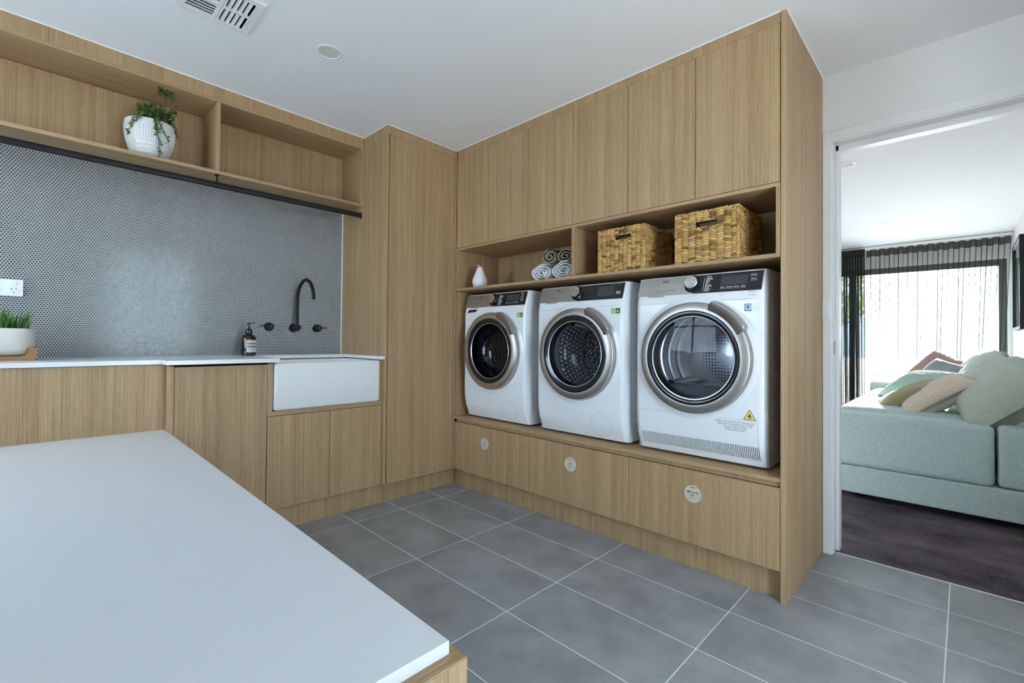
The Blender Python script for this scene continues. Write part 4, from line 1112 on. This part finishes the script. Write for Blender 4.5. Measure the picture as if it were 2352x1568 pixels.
for i in range(120):     # bushy crown
    a = rng.uniform(-PI, PI); r_ = rng.uniform(.02, .092); h = rng.uniform(.02, .128)
    b0 = Vector((ux+.015+.3*r_*math.cos(a), uy+.3*r_*math.sin(a), uz+.172)); e_ = Vector((ux+.022+r_*math.cos(a), uy+.8*r_*math.sin(a), uz+.178+h))
    stem([b0, b0.lerp(e_, .5)+Vector((0, 0, .02)), e_], 16, .0185, .015)
for tx_, tz_ in ((.055, .165), (.050, .150)):    # tall sprig reaching the top board
    b0 = Vector((ux+.045, uy-.02, uz+.20)); e_ = Vector((ux+tx_+.005, uy-.055, uz+.19+tz_))
    stem([b0, b0.lerp(e_, .6), e_], 3, .009, .004); stem([e_, e_+Vector((-.020, -.01, .010)), e_+Vector((-.034, -.01, .004))], 24, .013, .008)
    stem([e_, e_+Vector((.014, -.01, .006)), e_+Vector((.030, -.01, -.025))], 26, .013, .008)
def trail(a0_, drop, drift, nl):
    path = []
    for k in range(9):
        f = k/8; a = a0_+drift*f; h = .196-drop*f; r_ = (prad(max(.005, h)) if h < .19 else .092)+.006
        path.append((ux+r_*math.cos(a), uy+r_*math.sin(a), uz+h))
    stem(path, nl, .0135, .008)
ac = math.atan2(CAM.y-uy, CAM.x-ux)
trail(ac+.12, .185, .42, 62); trail(ac+.20, .10, .62, 34); trail(ac-.45, .10, -.55, 36); trail(ac-.35, .05, -.3, 18); trail(ac+1.25, .05, .2, 20); trail(ac+.15, .09, .12, 30)
st.build('stems', 'stem', t); lf.build('leaves', 'leaf', t, kind='stuff')

# ------------------------------------------------------------------ ceiling vent and downlights
vx0, vx1, vy0, vy1 = -1.656, -1.389, -.540, -.277
vcx, vcy = (vx0+vx1)/2, (vy0+vy1)/2; vz = cz(vcx, vcy)
t = thing('ceiling_vent', (vcx, vcy, vz-.01), 'white square ceiling air vent with four slatted quarters', 'vent')
fmb = MB(); z0, z1 = vz-.009, vz-.001
fmb.box(vx0, vx1, vy0, vy0+.028, z0, z1).box(vx0, vx1, vy1-.028, vy1, z0, z1).box(vx0, vx0+.030, vy0+.028, vy1-.028, z0, z1).box(vx1-.030, vx1, vy0+.028, vy1-.028, z0, z1)
fmb.box(vcx-.007, vcx+.007, vy0+.028, vy1-.028, z0, z1).box(vx0+.030, vcx-.007, vcy-.007, vcy+.007, z0, z1).box(vcx+.007, vx1-.030, vcy-.007, vcy+.007, z0, z1)
fmb.build('frame', 'trim', t, bevel=.001, seg=1)
dz0, dz1 = vz-.002, vz+.34
MB().add([(HX0, HY0, dz0), (HX1, HY0, dz0), (HX1, HY1, dz0), (HX0, HY1, dz0), (HX0, HY0, dz1), (HX1, HY0, dz1), (HX1, HY1, dz1), (HX0, HY1, dz1)],
         [(4, 5, 6, 7), (0, 1, 5, 4), (1, 2, 6, 5), (2, 3, 7, 6), (3, 0, 4, 7)]).build('duct_box', M['handle'], t)
for qx, (a, b_) in enumerate(((vx0+.030, vcx-.007), (vcx+.007, vx1-.030))):
    for qy, (c, d_) in enumerate(((vy0+.028, vcy-.007), (vcy+.007, vy1-.028))):
        for k in range(5):
            mb = MB()
            if qx == 0:
                y = c+(d_-c)*(k+.5)/5; sg = 1 if qy else -1
                mb.hexa([(a, y-.0085, z0+.001), (b_, y-.0085, z0+.001), (b_, y+.0085, z1-.003), (a, y+.0085, z1-.003), (a, y-.0085, z0+.002), (b_, y-.0085, z0+.002), (b_, y+.0085, z1-.002), (a, y+.0085, z1-.002)])
            else:
                x = a+(b_-a)*(k+.35)/5
                mb.hexa([(x, c, z0), (x+.0015, c, z0), (x+.0015, d_, z0), (x, d_, z0), (x-.011, c, z1-.001), (x-.0095, c, z1-.001), (x-.0095, d_, z1-.001), (x-.011, d_, z1-.001)])
            mb.build('slat', 'trim', t)
def downlight(x, y, z, r_, label):
    t = thing('downlight', (x, y, z-.006), label, 'downlight')
    MB().lathe([(r_+.008, -.0005), (r_+.007, -.003), (r_, -.004), (r_-.002, -.001)], (x, y, z), 2, 40).build('bezel', 'trim', t, smooth=.6)
    MB().lathe([(r_-.002, -.0012), (r_*.7, -.0008), (.0005, -.0006)], (x, y, z), 2, 40).build('diffuser', 'label', t, smooth=.6)
downlight(-1.0805, -.4282, cz(-1.08, -.43), .050, 'round white recessed downlight in the laundry ceiling beside the vent')
downlight(2.14, -1.945, 2.352, .050, 'round recessed downlight in the living room ceiling near the doorway')
downlight(4.43, -1.945, 2.352, .050, 'round recessed downlight in the living room ceiling near the curtains')

# ------------------------------------------------------------------ living room
def rbox(name, mt, parent, x0, x1, y0, y1, z0, z1, r_, puff=0, n=5, nx=14, ny=10, nz=6):
    """soft upholstered block: rounded box with an optional crown"""
    c = Vector(((x0+x1)/2, (y0+y1)/2, (z0+z1)/2)); h = Vector((abs(x1-x0)/2, abs(y1-y0)/2, abs(z1-z0)/2))
    bm = bmesh.new(); bmesh.ops.create_cube(bm, size=2)
    bmesh.ops.subdivide_edges(bm, edges=bm.edges[:], cuts=18, use_grid_fill=True)
    mb = MB(); idx = {}
    for v in bm.verts:
        p = Vector(v.co)
        # concentrate vertices near edges
        q = Vector([math.copysign(min(1, abs(a))**.6, a) for a in p])
        w_ = Vector((q.x*h.x, q.y*h.y, q.z*h.z))
        inn = Vector([max(-(hh-r_), min(hh-r_, a)) for a, hh in zip(w_, h)])
        d = w_-inn
        if d.length > 1e-9: w_ = inn+d.normalized()*r_
        if puff:
            k_ = (1-(w_.x/h.x)**2)*(1-(w_.y/h.y)**2); w_.z += puff*k_*(1 if w_.z > 0 else .0)
        idx[v.index] = len(mb.v); mb.v.append(tuple(w_+c))
    bm.verts.index_update()
    for f in bm.faces: mb.f.append(tuple(v.index for v in f.verts))
    bm.free()
    return mb.build(name, mt, parent, smooth=True)
t = thing('sofa', (2.9, -2.4, 0), 'large mint green linen sofa seen end-on beyond the doorway', 'sofa')
SXA = 1.735
rbox('base', 'sofa', t, SXA, 4.25, -2.975, -1.93, .045, .224, .012)
rbox('arm', 'sofa', t, SXA-.004, SXA+.245, -2.692, -1.915, .224, .562, .030)
rbox('back_rest', 'sofa', t, SXA-.002, 4.25, -2.975, -2.700, .224, .572, .030)
rbox('seat_cushion', 'sofa', t, SXA+.247, 3.10, -2.70, -1.90, .224, .572, .05, .030)
rbox('seat_cushion', 'sofa', t, 3.105, 4.03, -2.70, -1.90, .224, .572, .05, .030)
rbox('arm', 'sofa', t, 4.03, 4.25, -2.70, -1.86, .224, .628, .03)
for x_ in (1.85, 4.12):
    for y_ in (-2.06, -2.87): MB().lathe([(.022, .004), (.028, .046), (0, .046)], (x_, y_, 0), 2, 16).build('foot', 'black', t)
def cushion(name, label, mt, c, w, h, th_, rot, pinch=.06, bumps=None, seed=0, group='loose cushions on the sofa', n=26):
    t = None; R_ = rot; vs = []; fs = []
    def surf(u, v, sg):
        e = max(0, (1-abs(u)**2.6))*max(0, (1-abs(v)**2.6)); tz = th_/2*(e**.42)
        pu = u*(1-pinch*(1-abs(v)**2)*.0-pinch*(1-v*v)*(abs(u)**3)); pv = v*(1-pinch*(1-u*u)*(abs(v)**3))
        wr = noise.noise(Vector((u*2.1+seed, v*2.1, sg*3.1)))*.10+noise.noise(Vector((u*5+seed, v*5, sg)))*.05
        tz *= (1+wr)
        b_ = bumps(u, v) if bumps and sg > 0 else 0
        return Vector((pu*w/2, pv*h/2, sg*tz+b_*e**.3))
    for sg in (1, -1):
        o0 = len(vs)
        for i in range(n+1):
            for j in range(n+1): vs.append(R_ @ surf(-1+2*i/n, -1+2*j/n, sg)+Vector(c))
        for i in range(n):
            for j in range(n):
                a = o0+i*(n+1)+j; q = (a, a+1, a+n+2, a+n+1); fs.append(q if sg > 0 else q[::-1])
    mb = MB().add(vs, fs)
    bm = bmesh.new()
    zmin = min(v.z for v in vs)
    o = mb.build(name, mt, loc=(c[0], c[1], zmin), smooth=True)
    bm.from_mesh(o.data); bmesh.ops.remove_doubles(bm, verts=bm.verts, dist=1e-5); bm.to_mesh(o.data); bm.free()
    for p in o.data.polygons: p.use_smooth = True
    tag(o, label, 'cushion', group); return o
def frame(nrm, upv):
    """columns: width axis, height axis, normal"""
    n_ = Vector(nrm).normalized(); u_ = (Vector(upv)-n_*Vector(upv).dot(n_)).normalized(); w_ = u_.cross(n_)
    return Matrix((w_, u_, n_)).transposed()
GB = 'sage back cushions of the sofa'
# back cushions lean on the low back rest, faces turned towards +Y
cushion('back_cushion', 'plump sage linen back cushion at the near end, behind the cream cushion', 'sofacush', (2.14, -2.730, .718), .74, .47, .29, frame((-.22, .66, .72), (0, -.8, .6)), .05, seed=1, group=GB)
cushion('back_cushion', 'sage linen back cushion in the middle of the sofa back', 'sofacush', (2.84, -2.665, .735), .70, .50, .26, frame((-.15, .80, .58), (0, -.55, .8)), .05, seed=5, group=GB)
cushion('back_cushion', 'sage linen back cushion at the far end, by the brown cushion', 'sofacush', (3.52, -2.650, .755), .68, .52, .25, frame((-.1, .85, .45), (0, -.45, .9)), .05, seed=9, group=GB)
cushion('back_cushion', 'sage linen cushion lying on the sofa back rest beside the wall', 'sofacush', (1.98, -2.875, .632), .44, .22, .13, frame((-.5, .1, .85), (0, 1, 0)), .05, seed=12, group=GB)
rib = lambda u, v: .004*math.sin(v*46)*(1-u**4)*(1-v**4)
cushion('ribbed_cushion', 'mint ribbed knit cushion lying on the sofa seat', 'mint', (2.92, -2.300, .690), .40, .40, .14, frame((-.36, .36, .86), (.55, -.50, .5)), .10, rib, 2, n=60)
cushion('plain_cushion', 'slate grey cushion between the mint and brown cushions', 'greycush', (3.20, -2.40, .715), .44, .42, .13, frame((-.48, .62, .60), (.2, -.5, .6)), .10, None, 3)
dot = lambda u, v: .006*max(0, math.sin(u*22)*math.sin(v*22))
cushion('dotted_cushion', 'dusty brown dimpled cushion against the far back cushion', 'brown', (3.76, -2.39, .770), .50, .38, .15, frame((-.55, .55, .62), (.1, -.5, .75)), .10, dot, 4, n=60)
cushion('plain_cushion', 'olive cushion under the cream knit cushion', 'olive', (2.36, -2.275, .642), .40, .42, .13, frame((-.14, .50, .85), (.05, -.80, .48)), .12, None, 6)
kn = lambda u, v: .0035*math.sin(u*40)*(1-u**4)*(1-v**4)
cushion('knit_cushion', 'cream open-knit cushion leaning on the near sage cushion', 'cream', (2.235, -2.425, .668), .40, .46, .16, frame((-.15, .59, .79), (.10, -.80, .60)), .12, kn, 7, n=50)

# curtains
def curtain(name, label, y0, y1, folds, amp, seed, xbase=5.97, slant=.0, mt='sheer'):
    rng = random.Random(seed); t = thing(name, (xbase, (y0+y1)/2, .02), label, 'curtain', 'sheer curtains over the living room glazing')
    nfold = folds; ny = nfold*14; zs = [.02, .35, .8, 1.3, 1.8, 2.16, 2.305]; vs = []
    ph = [rng.uniform(-.35, .35) for _ in range(nfold+2)]
    def pt(f, z):
        k = f*nfold; i = int(k); ph_ = ph[i]*(1-(k-i))+ph[i+1]*(k-i); g_ = 1-(z/2.305)
        a = 2*PI*k+ph_*(.3+g_)
        y = y1+(y0-y1)*f+slant*g_*(f**1.5)+.02*g_*math.sin(3*k+seed)
        return (xbase+amp*(1+.35*g_)*math.sin(a)+.010*g_*math.sin(2.3*k+seed), y+amp*.35*math.sin(2*a), z)
    for z in zs:
        for i in range(ny+1): vs.append(pt(i/ny, z))
    fs = [(q*(ny+1)+i, q*(ny+1)+i+1, (q+1)*(ny+1)+i+1, (q+1)*(ny+1)+i) for q in range(len(zs)-1) for i in range(ny)]
    MB().add(vs, fs).build('sheer', mt, t, smooth=True, fix=False)
    vs = []
    for z in (2.215, 2.306):
        for i in range(ny+1): p = pt(i/ny, z); vs.append((p[0]-.004, p[1], p[2]))
    MB().add(vs, [(i, i+1, ny+2+i, ny+1+i) for i in range(ny)]).build('heading', 'heading', t, smooth=True, fix=False)
curtain('curtain', 'charcoal sheer curtain drawn across the glazing beside the picture wall', -2.965, -1.60, 14, .036, 2, slant=.10)
curtain('curtain', 'charcoal sheer curtain bunched in dense folds by the door casing', -1.585, -.55, 32, .055, 5, xbase=5.86, mt='sheer_dense')
o = MB().box(5.93, 6.01, -2.975, 2.2, 2.312, 2.345).build('curtain_track', 'trim', loc=(5.97, -.4, 2.312)); tag(o, 'white curtain track fixed under the living room ceiling', 'curtain track')

t = thing('framed_picture', (4.95, -2.98, 1.17), 'black framed landscape print on the living room side wall', 'picture')
fm = MB(); a, b_, c, d_ = 4.47, 5.40, 1.175, 2.075
fm.box(a, b_, -2.984, -2.945, c, c+.03).box(a, b_, -2.984, -2.945, d_-.03, d_).box(a, a+.03, -2.984, -2.945, c+.03, d_-.03).box(b_-.03, b_, -2.984, -2.945, c+.03, d_-.03)
fm.build('frame', 'black', t, bevel=.002, seg=1)
MB().box(a+.03, b_-.03, -2.984, -2.972, c+.03, d_-.03).build('mat_board', 'label', t)
MB().box(a+.13, b_-.13, -2.972, -2.970, c+.13, d_-.13).build('print', 'art', t)
MB().box(a+.03, b_-.03, -2.958, -2.955, c+.03, d_-.03).build('glazing', 'pane', t)

# garden beyond the glazing
def shrub(name, label, c, r3, n, size, seed):
    rng = random.Random(seed); t = thing(name, (c[0], c[1], -.08), label, 'shrub', 'garden planting outside the glazing')
    mb = MB()
    for i in range(n):
        d = rv(rng).normalized()*(.55+.45*rng.random()); p = Vector(c)+Vector((d.x*r3[0], d.y*r3[1], d.z*r3[2]))
        leaf(mb, p, rv(rng), rv(rng, .7), size*rng.uniform(.7, 1.3), size*.5)
    mb.build('foliage', 'outleaf', t, kind='stuff')
    MB().tube([(c[0], c[1], -.08), (c[0]+.05, c[1], c[2]*.6), (c[0], c[1], c[2])], [.06, .045, .02], 8).build('trunk', 'stem', t)
shrub('garden_tree', 'leafy green garden tree opposite the open curtain, beyond the glazing', (15.0, -4.6, 3.0), (1.2, 2.6, .8), 1300, .20, 21)
shrub('garden_tree', 'leafy green garden tree opposite the bunched curtain, beyond the glazing', (14.4, .9, 2.6), (1.2, 2.4, 1.2), 1500, .20, 22)
